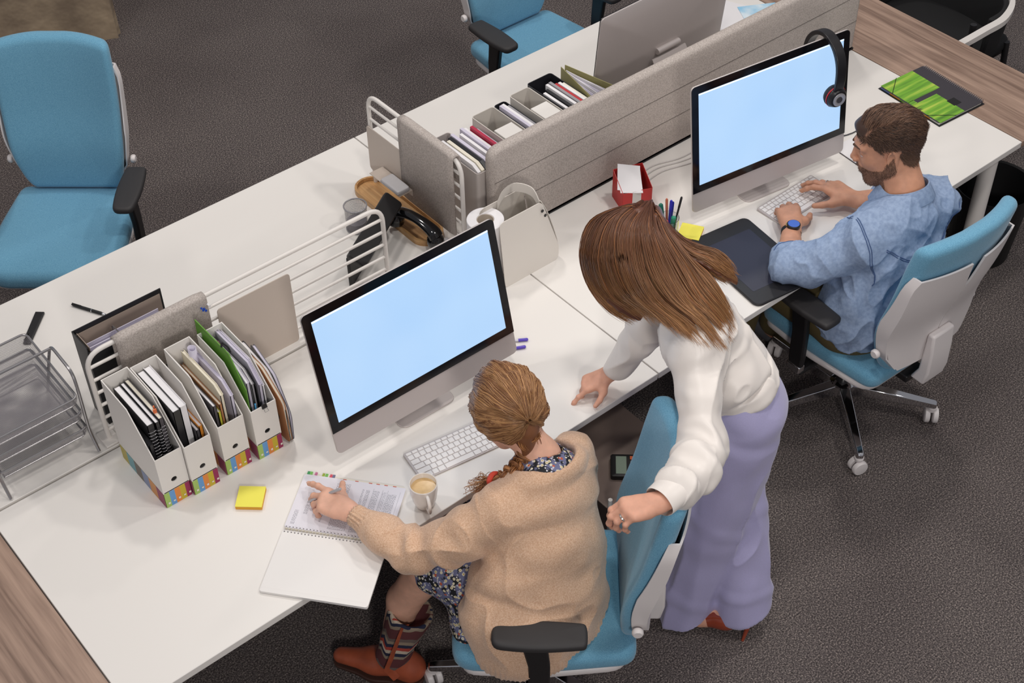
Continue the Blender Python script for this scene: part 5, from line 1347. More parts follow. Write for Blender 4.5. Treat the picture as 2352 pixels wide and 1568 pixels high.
# boots
LTH = mat('rust_leather', (168, 84, 56), .45, var=.15, vscale=18)
def kilim():
    m = bpy.data.materials.new('woven_kilim'); m.use_nodes = True; nt = m.node_tree; b = nt.nodes['Principled BSDF']; b.inputs['Roughness'].default_value = .9
    tc = nt.nodes.new('ShaderNodeTexCoord'); s = nt.nodes.new('ShaderNodeSeparateXYZ'); nt.links.new(tc.outputs['Object'], s.inputs[0])
    nz = nt.nodes.new('ShaderNodeTexNoise'); nz.inputs['Scale'].default_value = 30; nt.links.new(tc.outputs['Object'], nz.inputs['Vector'])
    def mt(op, a, c=None, v=None):
        q = nt.nodes.new('ShaderNodeMath'); q.operation = op
        for i, x in enumerate((a, c)):
            if x is None: continue
            if isinstance(x, (int, float)): q.inputs[i].default_value = x
            else: nt.links.new(x, q.inputs[i])
        return q.outputs[0]
    u = mt('ADD', s.outputs[0], s.outputs[1]); z = s.outputs[2]
    zig = mt('MULTIPLY', mt('ABSOLUTE', mt('SUBTRACT', mt('FRACT', mt('MULTIPLY', u, 22)), .5)), .045)
    zz = mt('ADD', mt('ADD', z, zig), mt('MULTIPLY', nz.outputs['Fac'], .012))
    f = mt('FRACT', mt('MULTIPLY', zz, 6.5)); r = nt.nodes.new('ShaderNodeValToRGB'); r.color_ramp.interpolation = 'CONSTANT'; e = r.color_ramp.elements
    cs = [(96, 50, 52), (96, 50, 52), (150, 134, 116), (36, 40, 66), (206, 190, 170), (176, 70, 56), (36, 40, 66), (150, 134, 116), (110, 96, 90), (96, 50, 52)]
    e[0].position = 0; e[0].color = (*lin(cs[0]), 1); e[1].position = .1; e[1].color = (*lin(cs[1]), 1)
    for i in range(2, 10): q = e.new(i/10); q.color = (*lin(cs[i]), 1)
    nt.links.new(f, r.inputs[0]); nt.links.new(r.outputs[0], b.inputs['Base Color']); return m
KIL = kilim()
def boot(knee, ank, toe, heel):
    knee, ank, toe, heel = map(lambda v: np.array(v, float), (knee, ank, toe, heel))
    F = Field(np.minimum.reduce([ank, toe, heel])-.09, np.array([max(ank[0], knee[0], heel[0])+.1, max(ank[1], knee[1], toe[1])+.1, -.33]), .004)
    top = ank+(knee-ank)*.52
    F.cap(ank, top, .050, .067, .02); F.cap(top, top+nrm(knee-ank)*.12, .056, .062, .004, cut=True); F.half(top, knee-ank)
    P, Q = F.mesh(); P = folds(relax(P, Q, 2), Q, [(.004, (8, 8, 25), 0)])
    t = mesh_obj('boot_shaft', [(P, Q)], KIL, W1)
    F = Field(np.minimum.reduce([ank, toe, heel])-.08, np.maximum.reduce([ank, toe, heel])+.09, .0035)
    mid = (toe+heel)/2+V3(0, 0, .02)
    F.chain([heel+V3(0, 0, .035), mid+V3(0, 0, .012), toe+V3(0, 0, .022)], [.040, .040, .026], .03, flat=(0, 0, 1), fs=.95); F.cap(heel+V3(0, 0, .03), ank+V3(0, 0, .015), .040, .047, .03)
    F.half((0, 0, -.712), (0, 0, -1)); P, Q = F.mesh()
    mesh_obj('boot_foot', [(relax(P, Q, 2), Q)], LTH, W1)
    dn = nrm(heel-toe); F = Field(np.minimum(toe, heel)-.07, np.array([max(toe[0], heel[0])+.07, max(toe[1], heel[1])+.07, -.69]), .003)
    F.chain([heel+V3(0, 0, -.005), mid+V3(0, 0, -.03), toe+V3(0, 0, -.005)], [.043, .042, .028], .03); F.half((0, 0, -.71), (0, 0, 1), .002); F.half((0, 0, -.729), (0, 0, -1), .002)
    P, Q = F.mesh(); mesh_obj('boot_sole', [(P, Q)], mat('dark_sole', (66, 40, 32), .6), W1)
    a = ank+(top-ank)*.97; side = nrm(np.cross(knee-ank, toe-heel))
    if side[1] > 0: side = -side
    pts = [a+side*.060, (a+ank)/2+side*.056, ank+side*.050, ank*.5+heel*.5+side*.050+V3(0, 0, .0)]
    mb = MB().tube([tuple(q+np.array([0, 0, H])-np.array(W1.location)) for q in pts], .016, 8, flat=.25); mb.build('boot_strap', LTH, W1)
boot((.905, -.02, -.16), (.805, .075, -.62), (.705, .215, -.705), (.838, .035, -.705))
boot((1.16, .14, -.16), (1.16, .22, -.62), (1.10, .37, -.705), (1.17, .18, -.705))
# hair: cap of strands running back over the skull to the nape, then the braid
rng = np.random.RandomState(2)
rad3 = V3(.094, .105, .108)*.99; hcc = hc+hR@V3(0, -.012, .014)
nape = V3(.012, -.062, -.100)/rad3; nape /= np.linalg.norm(nape); front = V3(-.01, .95, -.50); front /= np.linalg.norm(front)
def head_strands(n, M, lift0, lift1, spread=2.5, wav=.012):
    out = np.zeros((n, M, 3)); phi = rng.uniform(-spread, spread, n); st = rng.uniform(0, .5, n)**1.5
    mid = (front-nape); axis = nrm(front-nape); up0 = nrm(V3(0, 0, 1)-axis*axis[2]); sd0 = np.cross(axis, up0)
    for i in range(n):
        t = np.linspace(st[i], 1, M); q = up0*math.cos(phi[i])+sd0*math.sin(phi[i])
        w = (np.cos(t*PI)[:, None]*axis*np.linalg.norm(front-nape)/2*1.03+(front+nape)/2*.2+np.sin(t*PI*.985+.02)[:, None]**.75*q*1.0)
        w /= np.linalg.norm(w, axis=1)[:, None]
        l = rng.uniform(lift0, lift1); out[i] = w*(rad3*1.0)*(1+l)
        out[i] += wav*.45*np.stack([noise3(np.stack([t*5+j*9.1, np.full(M, phi[i]*2.5), np.full(M, j*3.7)], 1)) for j in range(3)], 1)+wav*.4*np.stack([noise3(np.stack([t*13+j*5.1, np.full(M, phi[i]*7), np.full(M, j*3.7)], 1)) for j in range(3)], 1)
    return hcc+out@hR.T
pa = head_strands(3000, 16, -.01, .045); pb = head_strands(500, 20, .03, .065, wav=.015)
cA = np.array(lin((112, 70, 44))); cB = np.array(lin((206, 158, 108))); 
def tint(P, n, a, b, p=1.): 
    w = rng.rand(n, 1, 1)**p; c = a*(1-w)+b*w; return np.repeat(c, P.shape[1], 1)*(1+.0*P)
allp = np.concatenate([pa[:, :16], np.stack([pb[:, np.linspace(0, 19, 16).astype(int)]], 0)[0]])
cols = tint(allp, len(allp), cA, cB, 1.3)
F = Field(hcc-.14, hcc+.14, .004); F.ell(hcc, rad3*.965, hR, .01); F.cap(hcc+hR@(nape*rad3*.9), V3(1.135, -.175, .262), .026, .018, .03); 
F.half(hc+hR@V3(0, .085, -.05), hR@V3(0, .8, -.75), .02)
ca = F.mesh(); cc = np.tile(np.array(lin((122, 78, 50))), (len(ca[0]), 1))
strands(allp, np.concatenate([np.full(3000, .0011), np.full(500, .0008)]), 'hair', HAIR, W1, cols, extra=(*ca, cc))
bpath = np.array([list(q) for q in spline([hcc+hR@(nape*rad3*.94), (1.140, -.172, .262), (1.118, -.182, .252), (1.090, -.180, .243), (1.062, -.165, .222), (1.048, -.145, .20)], 60)])
tg_ = np.gradient(bpath, axis=0); tg_ /= np.linalg.norm(tg_, axis=1)[:, None]; n1_ = np.cross(tg_, (0, 0, 1)); n1_ /= np.linalg.norm(n1_, axis=1)[:, None]; n2_ = np.cross(n1_, tg_)
tt = np.linspace(0, 1, 60); wd_ = (.021*(1-.45*tt))[:, None]; br = []
for k in range(3):
    ph = tt*2*PI*2.6+k*2*PI/3; cpath = bpath+n1_*wd_*np.sin(ph)[:, None]*.95+n2_*wd_*.5*np.sin(2*ph)[:, None]
    for _ in range(110):
        a = rng.uniform(0, 2*PI); r_ = rng.uniform(.2, 1)**.5*.0155
        br.append(cpath+(n1_*math.cos(a)+n2_*math.sin(a))*r_*(1-.45*tt)[:, None]+.0012*rng.randn(1, 3))
br = np.array(br); strands(br, .0009, 'braid', HAIR, W1, tint(br, len(br), np.array(lin((104, 60, 36))), np.array(lin((196, 138, 88)))))
tl = []
for _ in range(160):
    e = V3(1.048, -.145, .20); d0 = V3(-.012, .03, -.03)+.012*rng.randn(3); ts = np.linspace(0, 1, 60)[:, None]
    tl.append(e+d0*ts*1.6+.010*rng.randn(3)*np.sin(ts*PI*2.2)+V3(0, 0, -.02)*ts**2)
tl = np.array(tl); strands(tl, .0007, 'braid_end', HAIR, W1, tint(tl, len(tl), np.array(lin((140, 86, 50))), np.array(lin((206, 158, 112)))))
REDR = mat('red_scrunchie', (206, 70, 50), .6)
mb = MB(); mb.tube([(1.050+.0165*math.cos(a)*(1+.12*math.sin(5*a))-1.03, -.147+.0165*math.sin(a)*.6+.26, .204+H+.012*math.sin(a)) for a in [k*2*PI/30 for k in range(30)]], .0085, 8, closed=True)
mb.build('hair_tie', REDR, W1)
# pen in her hand: held, a thing of its own
penobj('silver ballpoint pen held in the left hand of the seated woman', (.697, .252, H+.022), (.768, .178, H+.092), .0042, mat('silver_pen', (190, 188, 192), .3, metal=.3), mat('silver_pen', (190, 188, 192), .3, metal=.3))
# ---------------------------------------------------------------- standing woman in the white blouse
GA = [[(1.64, 0.007, 0.719), (1.583, 0.078, 0.658), (1.529, 0.061, 0.596), (1.535, 0.04, 0.49), (1.558, -0.022, 0.42), (1.616, -0.063, 0.36)], [(1.661, 0.002, 0.717), (1.578, 0.026, 0.697), (1.513, 0.002, 0.621), (1.541, -0.015, 0.5), (1.579, -0.052, 0.44), (1.627, -0.077, 0.38)], [(1.686, -0.0, 0.708), (1.582, -0.029, 0.714), (1.529, -0.081, 0.651), (1.54, -0.124, 0.559), (1.547, -0.209, 0.542), (1.532, -0.294, 0.546)], [(1.713, -0.006, 0.697), (1.605, -0.078, 0.713), (1.571, -0.135, 0.648), (1.567, -0.208, 0.591), (1.576, -0.313, 0.571), (1.579, -0.4, 0.535)], [(1.714, -0.01, 0.696), (1.634, -0.097, 0.707), (1.612, -0.173, 0.65), (1.601, -0.255, 0.606), (1.615, -0.329, 0.57), (1.627, -0.402, 0.513)], [(1.712, -0.026, 0.695), (1.663, -0.117, 0.69), (1.65, -0.206, 0.65), (1.643, -0.273, 0.616), (1.666, -0.327, 0.56), (1.693, -0.364, 0.488)], [(1.692, -0.056, 0.707), (1.682, -0.122, 0.679), (1.678, -0.201, 0.653), (1.689, -0.257, 0.631), (1.699, -0.303, 0.582), (1.713, -0.346, 0.507)]]
GB = [[(1.706, -0.036, 0.69), (1.688, -0.117, 0.668), (1.692, -0.175, 0.648), (1.715, -0.215, 0.634), (1.741, -0.248, 0.604), (1.793, -0.263, 0.553)], [(1.69, -0.059, 0.698), (1.722, -0.11, 0.645), (1.756, -0.151, 0.621), (1.78, -0.192, 0.616), (1.792, -0.226, 0.594), (1.795, -0.256, 0.568)]]
W2 = thing('person', 'standing woman with long brown hair, white blouse and lavender trousers leaning over the desk', 'person', (1.70, -.42, 0))
hc = V3(1.631, -.032, .60); hR = frame((-.60, .62, -.45), (-.2, .3, .9)); nk = V3(1.672, -.18, .53)
F = Field(hc-.16, hc+.16, .004); head(F, hc, hR, .88, neck=nk, ears=False); p_h = F.mesh()
lsh = V3(1.588, -.322, .475); rsh = V3(1.745, -.07, .475)
# left hand resting over the top of the chair back
wrl = V3(1.222, -.578, .372); tips = []
F = Field((1.02, -.68, .24), (1.34, -.46, .42), .0021)
F.chain([V3(1.32, -.565, .362), wrl], [.030, .0245], .01)
hand(F, wrl, (-.92, .36, .02), (.02, -.12, 1), -1, ((.75, .75, .5), (.70, .8, .5), (.72, .85, .5), (.75, .85, .5)), spread=(.05, .01, -.03, -.07), sc=.97, thumb=(.45, .1, .2), drop=1.1, tips=tips); ring_l = GRIP['ring']
p_hl = F.mesh()
# right hand: finger pointing on the desk
wrr = V3(1.640, .052, .062)
F = Field((1.49, -.02, -.01), (1.72, .20, .13), .0021)
F.chain([V3(1.66, .02, .10), wrr], [.029, .024], .01)
hand(F, wrr, (-.70, .30, -.28), (-.15, .1, .9), 1, ((.25, .25, .15), (.9, 1.0, .6), (1.0, 1.1, .6), (1.05, 1.1, .6)), spread=(.10, .02, -.05, -.10), sc=.86, thumb=(.95, .25, .3), tips=tips)
p_hr = F.mesh()
ax_u = nrm(rsh-lsh); neck_b = V3(1.672, -.195, .505); waist = V3(1.742, -.325, .30); hipc = V3(1.770, -.345, .19)
def dv(a, b): return nrm(np.cross(nrm(np.array(b)-a), ax_u))
F = Field((1.35, -.72, -.74), (2.0, .1, .56), .008)
F.loft([(neck_b-V3(-.01, .02, .03), ax_u*.14, dv(neck_b, waist)*.065), (waist, ax_u*.10, dv(neck_b, waist)*.075), (hipc, ax_u*.11, dv(waist, hipc)*.08)], .03)
F.chain([lsh, (1.468, -.48, .335), (1.30, -.565, .362)], [.046, .036, .03], .02); F.chain([rsh, (1.71, -.035, .25), (1.655, .03, .09)], [.048, .036, .028], .02)
F.chain([hipc-ax_u*.08-V3(0, 0, .06), (1.705, -.375, -.25), (1.675, -.365, -.60)], [.06, .045, .030], .01); F.chain([hipc+ax_u*.07-V3(0, 0, .06), (1.775, -.385, -.25), (1.758, -.465, -.60)], [.06, .04, .028], .01)
p_t = F.mesh()
F = Field((1.55, -.60, -.74), (1.82, -.24, -.50), .004)
def foot(F, ank, toe, heel):
    ank, toe, heel = map(lambda v: np.array(v, float), (ank, toe, heel)); F.cap(ank+V3(0, 0, .04), ank, .027, .029, .02); F.cap(ank, heel, .034, .026, .02); F.cap(heel, toe, .030, .026, .02); F.cap(ank-V3(0, 0, .01), toe*.5+heel*.5, .03, .028, .03)
foot(F, (1.752, -.485, -.60), (1.650, -.400, -.695), (1.750, -.508, -.655)); foot(F, (1.68, -.37, -.60), (1.615, -.275, -.695), (1.69, -.39, -.655))
p_f = F.mesh()
mesh_obj('body', [(relax(*p_h, 1), p_h[1]), (relax(*p_hl, 1), p_hl[1]), (relax(*p_hr, 1), p_hr[1]), (relax(*p_t, 3), p_t[1]), (relax(*p_f, 1), p_f[1])], SKIN3, W2)
nails(tips, W2)
finger_ring(ring_l, .0032, W2, mat('silver_ring', (190, 186, 182), .25, metal=.8))
# blouse
SATIN = mat('white_satin', (233, 226, 220), .42, sheen=.2, bump=.05, bscale=300)
F = Field((1.10, -.76, .0), (2.02, .14, .62), .0045)
F.loft([(V3(1.668, -.19, .515), ax_u*.115, dv(neck_b, waist)*.060), (V3(1.685, -.225, .455), ax_u*.165, dv(neck_b, waist)*.095), (V3(1.705, -.275, .37), ax_u*.142, dv(neck_b, waist)*.108), (V3(1.742, -.328, .285), ax_u*.138, dv(neck_b, waist)*.118), (V3(1.752, -.338, .255), ax_u*.140, dv(neck_b, waist)*.116)], .02, cap=.02)
F.cap(lsh, rsh, .070, .070, .04)
F.chain([lsh, (1.525, -.410, .405), (1.468, -.480, .335), (1.385, -.535, .345), (1.300, -.562, .362)], [.064, .056, .058, .058, .054], .03)
F.chain([rsh, (1.715, -.035, .30), (1.692, -.01, .21), (1.656, .030, .092)], [.064, .056, .052, .036], .03)
F.loft([(V3(1.655, -.14, .61), ax_u*.075, V3(-.04, .05, .02)), (V3(1.668, -.18, .52), ax_u*.075, V3(-.04, .06, .02))], .01, cut=True)
P, Q = F.mesh(); P = relax(P, Q, 3)
P = folds(P, Q, [(.006, along((-.1, .15, .25), 3, 12), 0), (.011, along((.55, .1, .5), 2.0, 14), 1), (.002, (30, 30, 30), 0)])
# folds across the left forearm sleeve
d = P-V3(1.40, -.55, .35); s_ = d@nrm(V3(-.19, -.03, .02)); m_ = np.exp(-(np.linalg.norm(d, axis=1)/.13)**2)
P = P+vnormals(P, Q)*(m_*.007*np.sin(s_*75+noise3(P*16)*2.2))[:, None]
mesh_obj('blouse', [(P, Q)], SATIN, W2)
# cuff of the left sleeve
cuff = MB(); ax = nrm(V3(1.225, -.578, .370)-V3(1.34, -.567, .362)); u_ = nrm(np.cross(ax, (0, 0, 1))); v_ = np.cross(ax, u_); rr_ = []
for t_, r_ in ((-.012, .052), (.0, .0545), (.03, .050), (.062, .0455), (.088, .044), (.090, .0425), (.085, .0415), (.05, .043)):
    c_ = V3(1.312, -.566, .363)+ax*t_
    rr_.append([tuple(c_+(u_*math.cos(a)*(1+.05*math.cos(3*a+t_*30))+v_*math.sin(a)*.86)*r_-np.array(W2.location)+np.array([0, 0, H])) for a in [k*2*PI/40 for k in range(40)]])
cuff.rings(rr_, cap0=False, cap1=False).build('cuff', SATIN, W2)
# trousers
TWILL = mat('lavender_twill', (176, 172, 212), .62, sheen=.3, bump=.12, bscale=900, var=.03, vscale=300)
F = Field((1.50, -.68, -.74), (2.02, -.12, .34), .005)
tv = dv(waist, hipc)
F.loft([(waist+V3(0, 0, .01), ax_u*.128, tv*.104), (hipc, ax_u*.155, tv*.118), (hipc-V3(.01, 0, .10), ax_u*.150, tv*.112)], .03)
F.loft([(hipc-ax_u*.075-V3(.01, 0, .08), ax_u*.085, tv*.100), ((1.705, -.375, -.25), ax_u*.078, tv*.082), ((1.655, -.345, -.60), ax_u*.082, tv*.078), ((1.645, -.338, -.72), ax_u*.088, tv*.084)], .012)
F.loft([(hipc+ax_u*.075-V3(-.01, 0, .08), ax_u*.085, tv*.102), ((1.775, -.385, -.25), ax_u*.062, tv*.082), ((1.760, -.466, -.56), ax_u*.064, tv*.082), ((1.762, -.480, -.66), ax_u*.070, tv*.088)], .010)
F.half((1.74, -.30, .325), (.05, -.25, 1), .004); F.half((1.66, -.36, -.692), (.30, -.10, -1), .003)
P, Q = F.mesh(); P = relax(P, Q, 3); lowm = lambda p: np.clip((.28-p[:, 2])/.35, 0.05, 1)
P = folds(P, Q, [(.012, along((.05, .03, 1), 1.6, 9), 0), (.009, along((.05, .0, 1), 1.2, 17), 1), (.004, (12, 12, 12), 0)], lowm)
mesh_obj('trousers', [(P, Q)], TWILL, W2)
# shoes
PAT = mat('cognac_patent', (150, 66, 44), .2, coat=.5)
for ank, toe, heel, hb in (((1.742, -.495, -.60), (1.640, -.388, -.700), (1.752, -.510, -.652), (1.712, -.528, -.729)), ((1.68, -.37, -.60), (1.602, -.262, -.700), (1.69, -.39, -.652), (1.70, -.40, -.729))):
    ank, toe, heel, hb = map(lambda v: np.array(v, float), (ank, toe, heel, hb))
    F = Field(np.minimum(toe, heel)-.07, np.maximum(toe, heel)+.07, .003)
    F.cap(heel, toe*.45+heel*.55-V3(0, 0, .0), .033, .036, .02); F.cap(toe*.45+heel*.55, toe, .037, .020, .02); F.cap(toe, toe+nrm(toe-heel)*.035-V3(0, 0, .004), .018, .008, .02)
    F.cap(ank+V3(0, 0, .05), ank-V3(0, 0, .03), .036, .030, .004, cut=True); F.ell(ank*.45+toe*.55+V3(0, 0, .045), (.038, .038, .040), k=.005, cut=True); F.half((0, 0, -.727), (0, 0, -1))
    P, Q = F.mesh(); t = mesh_obj('shoe', [(relax(P, Q, 1), Q)], PAT, W2)
    off = np.array([0, 0, H])-np.array(W2.location)
    MB().tube([tuple(heel+V3(0, 0, -.012)+off), tuple(heel*.7+hb*.3+V3(.004, -.004, 0)+off), tuple(hb+off)], [.020, .009, .0045], 10).build('stiletto_heel', PAT, t)
# hair
rng = np.random.RandomState(9); ext = lambda g: [list(np.array(g[0])+(np.array(g[0])-np.array(g[1]))*.2-V3(0, 0, .012))]+[list(x) for x in g]
GA = np.array([ext(g) for g in GA]); GB = np.array([ext(g) for g in GB])
def sheet(Gd, n, M, thick, wav, cl):
    us = rng.rand(n); Pp = interp_guides(Gd, us, M); t = np.linspace(0, 1, M)
    cen = V3(1.66, -.13, .50); out = Pp-cen; out /= np.linalg.norm(out, axis=2)[..., None]
    depth = rng.uniform(-thick, .006, n)*np.where(rng.rand(n) < .02, -.16, 1)
    Pp = Pp+out*depth[:, None, None]
    Lk = np.floor(us*26)                                   # locks
    lk = np.stack([noise3(np.stack([t*2.4+Lk[i]*7.7, np.full(M, Lk[i]*1.3), np.full(M, .5)], 1)) for i in range(n)])
    for j, w in enumerate((1., .7, .8)):
        ph = rng.rand(n)*9; Pp[..., j] += wav*(lk*(.3+t)[None]*w)+wav*.5*np.stack([noise3(np.stack([t*3+ph[i], np.full(M, us[i]*30), np.full(M, j*5.)], 1)) for i in range(n)])*(.25+t[None]*1.3)
    cut = rng.uniform(.86, 1.0, n)
    for i in range(n):                                      # uneven ends
        Pp[i] = np.stack([np.interp(t*cut[i], t, Pp[i, :, j]) for j in range(3)], 1)
    dark, midc, tip = [np.array(lin(x)) for x in ((70, 40, 32), (120, 74, 54), (206, 154, 102))]
    w = rng.rand(n, 1, 1)*.7; tt_ = (t[None, :, None]**1.9)*(.25+.75*rng.rand(n, 1, 1))
    col = (dark*(1-w)+midc*w)*(1-tt_)+tip*tt_; col[rng.rand(n) < .06] = np.array(lin((170, 112, 70)))
    return Pp, np.repeat(col, 1, 1)
pA, cA_ = sheet(GA, 5200, 26, .045, .010, None); pB, cB_ = sheet(GB, 1300, 26, .03, .012, None)
al = np.concatenate([pA, pB]); cl2 = np.concatenate([cA_, cB_])
# hair body beneath the strands: a thin shell following the same flow, plus the skull cap
F = Field((1.46, -.46, .30), (1.86, .16, .75), .005); F.ell(hc+hR@V3(0, -.012, .018), (.074, .086, .068), hR, .01)
for us in np.linspace(0, 1, 26):
    g = interp_guides(GA, np.array([us]), 14)[0]; cen = V3(1.66, -.13, .50); o_ = (g-cen)/np.linalg.norm(g-cen, axis=1)[:, None]; g = g-o_*.029
    F.chain(list(g), list(np.linspace(.020, .006, 14)), .008)
for us in np.linspace(0, 1, 5):
    g = interp_guides(GB, np.array([us]), 12)[0]; F.chain(list(g-V3(0, 0, .01)), list(np.linspace(.014, .004, 12)), .008)
ca = F.mesh(); ca = (relax(*ca, 2), ca[1]); tz = np.clip((ca[0][:, 1]*-1-.15)/.25, 0, 1)[:, None]
cc = np.array(lin((98, 60, 45)))*(1-tz)+np.array(lin((120, 76, 50)))*tz
strands(al, np.full(len(al), .0009), 'hair', HAIR, W2, cl2, extra=(*ca, cc))
# ---------------------------------------------------------------- man typing at the right computer
MN = thing('person', 'seated bearded man in a denim shirt typing at the right computer', 'person', (2.66, -.10, 0))
hc = V3(2.762, -.005, .395); hR = frame((-.66, .70, -.28), (-.1, .15, .98)); nk = V3(2.765, -.085, .265)
F = Field(hc-V3(.17, .20, .24), hc+V3(.16, .16, .16), .0026); head(F, hc, hR, 1.02, True, neck=nk); F.cap(nk, (2.75, -.10, .2), .060, .075, .03)
p_h = F.mesh()
tips = []
wl = V3(2.572, .175, .048); el = V3(2.405, .035, .052)
F = Field((2.38, -.02, -.01), (2.76, .36, .12), .0024)
F.chain([el, el*.6+wl*.4, wl], [.038, .041, .028], .01, flat=(0, 0, 1), fs=.9)
hand(F, wl, (.60, .72, -.03), (-.1, 0, 1), -1, ((.45, .6, .4), (.40, .65, .4), (.45, .65, .4), (.5, .65, .4)), spread=(.12, .03, -.06, -.16), sc=1.05, thumb=(.85, .25, .3), rk=1.08, tips=tips)
p_l = F.mesh()
wr_ = V3(2.835, .135, .052); er = V3(2.99, .03, .03)
F = Field((2.66, -.03, -.01), (3.05, .38, .13), .0024)
F.chain([er, er*.6+wr_*.4, wr_], [.046, .045, .028], .01, flat=(0, 0, 1), fs=.9)
hand(F, wr_, (-.12, .95, .05), (.12, -.1, 1), 1, ((.28, .35, .2), (.22, .35, .25), (.35, .45, .3), (.5, .5, .3)), spread=(.20, .07, -.06, -.20), sc=1.08, thumb=(.95, .15, .1), rk=1.05, tips=tips); ring_r = GRIP['ring']
p_r = F.mesh()
F = Field((2.3, -.35, -.74), (3.1, .5, .30), .009)
F.loft([((2.735, -.11, .16), (.15, -.01, 0), (0, .08, 0)), ((2.70, -.12, -.02), (.14, 0, 0), (0, .10, 0)), ((2.67, -.11, -.17), (.15, 0, 0), (0, .11, 0))], .03)
F.chain([(2.565, -.105, .17), el], [.052, .040], .02); F.chain([(2.90, -.125, .17), er], [.052, .040], .02)
for sx in (-1, 1): F.chain([(2.67+sx*.09, -.10, -.17), (2.66+sx*.11, .30, -.19), (2.66+sx*.12, .33, -.65), (2.66+sx*.13, .40, -.70)], [.085, .06, .04, .035], .02)
p_t = F.mesh()
mesh_obj('body', [(relax(*p_h, 1), p_h[1]), (relax(*p_l, 1), p_l[1]), (relax(*p_r, 1), p_r[1]), (relax(*p_t, 3), p_t[1])], SKIN2, MN)
nails(tips, MN, mat('nail_tan', (214, 166, 142), .3))
off = np.array([0, 0, H])-np.array(MN.location)
for sx in (-1, 1):
    e = MB(); e.sphere((0, 0, 0), .0112, 8); c_ = hc+hR@(V3(sx*.031, .0775, -.001)*1.02)+off; e.build('eye', EYE, MN, loc=tuple(c_))
# beard and eyebrows
BRD = mat('short_beard', (92, 66, 52), .9)
def Lh(*v): return hc+hR@(np.array(v)*1.02)
rng = np.random.RandomState(4)
HP, HQ = relax(*p_h, 1), p_h[1]; HN = vnormals(HP, HQ); q = ((HP-hc)@hR)/1.02; ax_ = np.abs(q[:, 0])
low_line = np.interp(q[:, 1], [-.01, .012, .03, .06, .085, .11], [-.004, -.020, -.046, -.050, -.047, -.042])
beard = (q[:, 2] < low_line) & (q[:, 1] > -.012) & (q[:, 2] > -.128+np.clip(.05-q[:, 1], 0, .1)*.6) & ~((ax_ < .019) & (np.abs(q[:, 2]+.0595) < .0075) & (q[:, 1] > .07))
beard &= ~((q[:, 1] < .03) & (q[:, 2] < -.060-.5*np.clip(q[:, 1]+.012, 0, .1)))
back_line = np.interp(q[:, 1], [-.12, -.06, -.035, -.022, -.005, .012, .022, .05, .075, .10], [-.062, -.060, -.040, .0, .018, .020, .012, .040, .058, .066])
back_line = np.where((ax_ > .045) | (q[:, 1] < -.03), back_line, np.maximum(back_line, .058))
scalp = (q[:, 2] > back_line) & ~((ax_ > .071) & (np.abs(q[:, 1]+.005) < .028) & (q[:, 2] < .024))
def shell(mask, off_):
    f = HQ[mask[HQ].all(1)]; ids = np.unique(f); m_ = np.full(len(HP), -1); m_[ids] = np.arange(len(ids)); return HP[ids]+HN[ids]*off_, m_[f], ids
def fuzz(ids, n, L, lift, d, jit, M=6):
    k = rng.choice(ids, n); dd = d-HN[k]*(HN[k]@d)[:, None]; dd /= np.linalg.norm(dd, axis=1)[:, None]+1e-6; t = np.linspace(0, 1, M)[None, :, None]
    return HP[k][:, None]+HN[k][:, None]*(.0005+lift*np.sin(t*2.0))+(dd[:, None]*L+jit*rng.randn(n, 1, 3))*t+.0008*rng.randn(n, 1, 3), k
bs = shell(beard, .0007); fz, k = fuzz(bs[2], 3800, .005, .0022, hR@V3(0, .4, -.9), .0015)
w = rng.rand(len(fz), 1, 1); cB_ = np.array(lin((86, 62, 50)))*(1-w)+np.array(lin((150, 114, 92)))*w
strands(fz, .00035, 'beard', hair_mat('beard_hair', .7), MN, np.repeat(cB_, 6, 1), nsides=3, extra=(bs[0], bs[1], np.tile(np.array(lin((142, 104, 84))), (len(bs[0]), 1))))
for sx in (-1, 1):
    F = Field(Lh(sx*.028, .088, .028)-.035, Lh(sx*.028, .088, .028)+.035, .002); F.cap(Lh(sx*.012, .102, .027), Lh(sx*.046, .085, .028), .0045, .0030, .003, flat=hR@V3(0, 0, 1), fs=1.0); P, Q = F.mesh(); mesh_obj('eyebrow', [(P, Q)], BRD, MN)
# hair: close sides, longer combed top
F = Field(hc-V3(.14, .15, .12), hc+V3(.14, .14, .16), .0028)
F.ell(Lh(.004, .012, .062), np.array((.060, .092, .054))*1.02, hR, .02)
F.ell(Lh(0, -.020, .040), np.array((.0765, .0965, .080))*1.02, hR, .02)
F.half(Lh(0, 0, .045), hR@V3(0, .1, -1), .012)
F.half(Lh(0, .075, .045), hR@V3(0, .95, -.55), .010)
P, Q = F.mesh(); P = relax(P, Q, 2)
cc = np.tile(np.array(lin((66, 48, 40))), (len(P), 1)); ss_ = shell(scalp, .0016); CN = vnormals(P, Q); CP = P.copy(); cq = ((CP-hc)@hR)/1.02
qs = q[ss_[2]]; fd = np.clip((.035-qs[:, 2])/.09, 0, 1)[:, None]; cs = np.array(lin((72, 53, 44)))*(1-fd)+np.array(lin((128, 96, 78)))*fd
P = np.concatenate([P, ss_[0]]); Q = np.concatenate([Q, ss_[1]+len(P)-len(ss_[0])]); cc = np.concatenate([cc, cs])
n = 2600; M = 10; st = []; colr = []
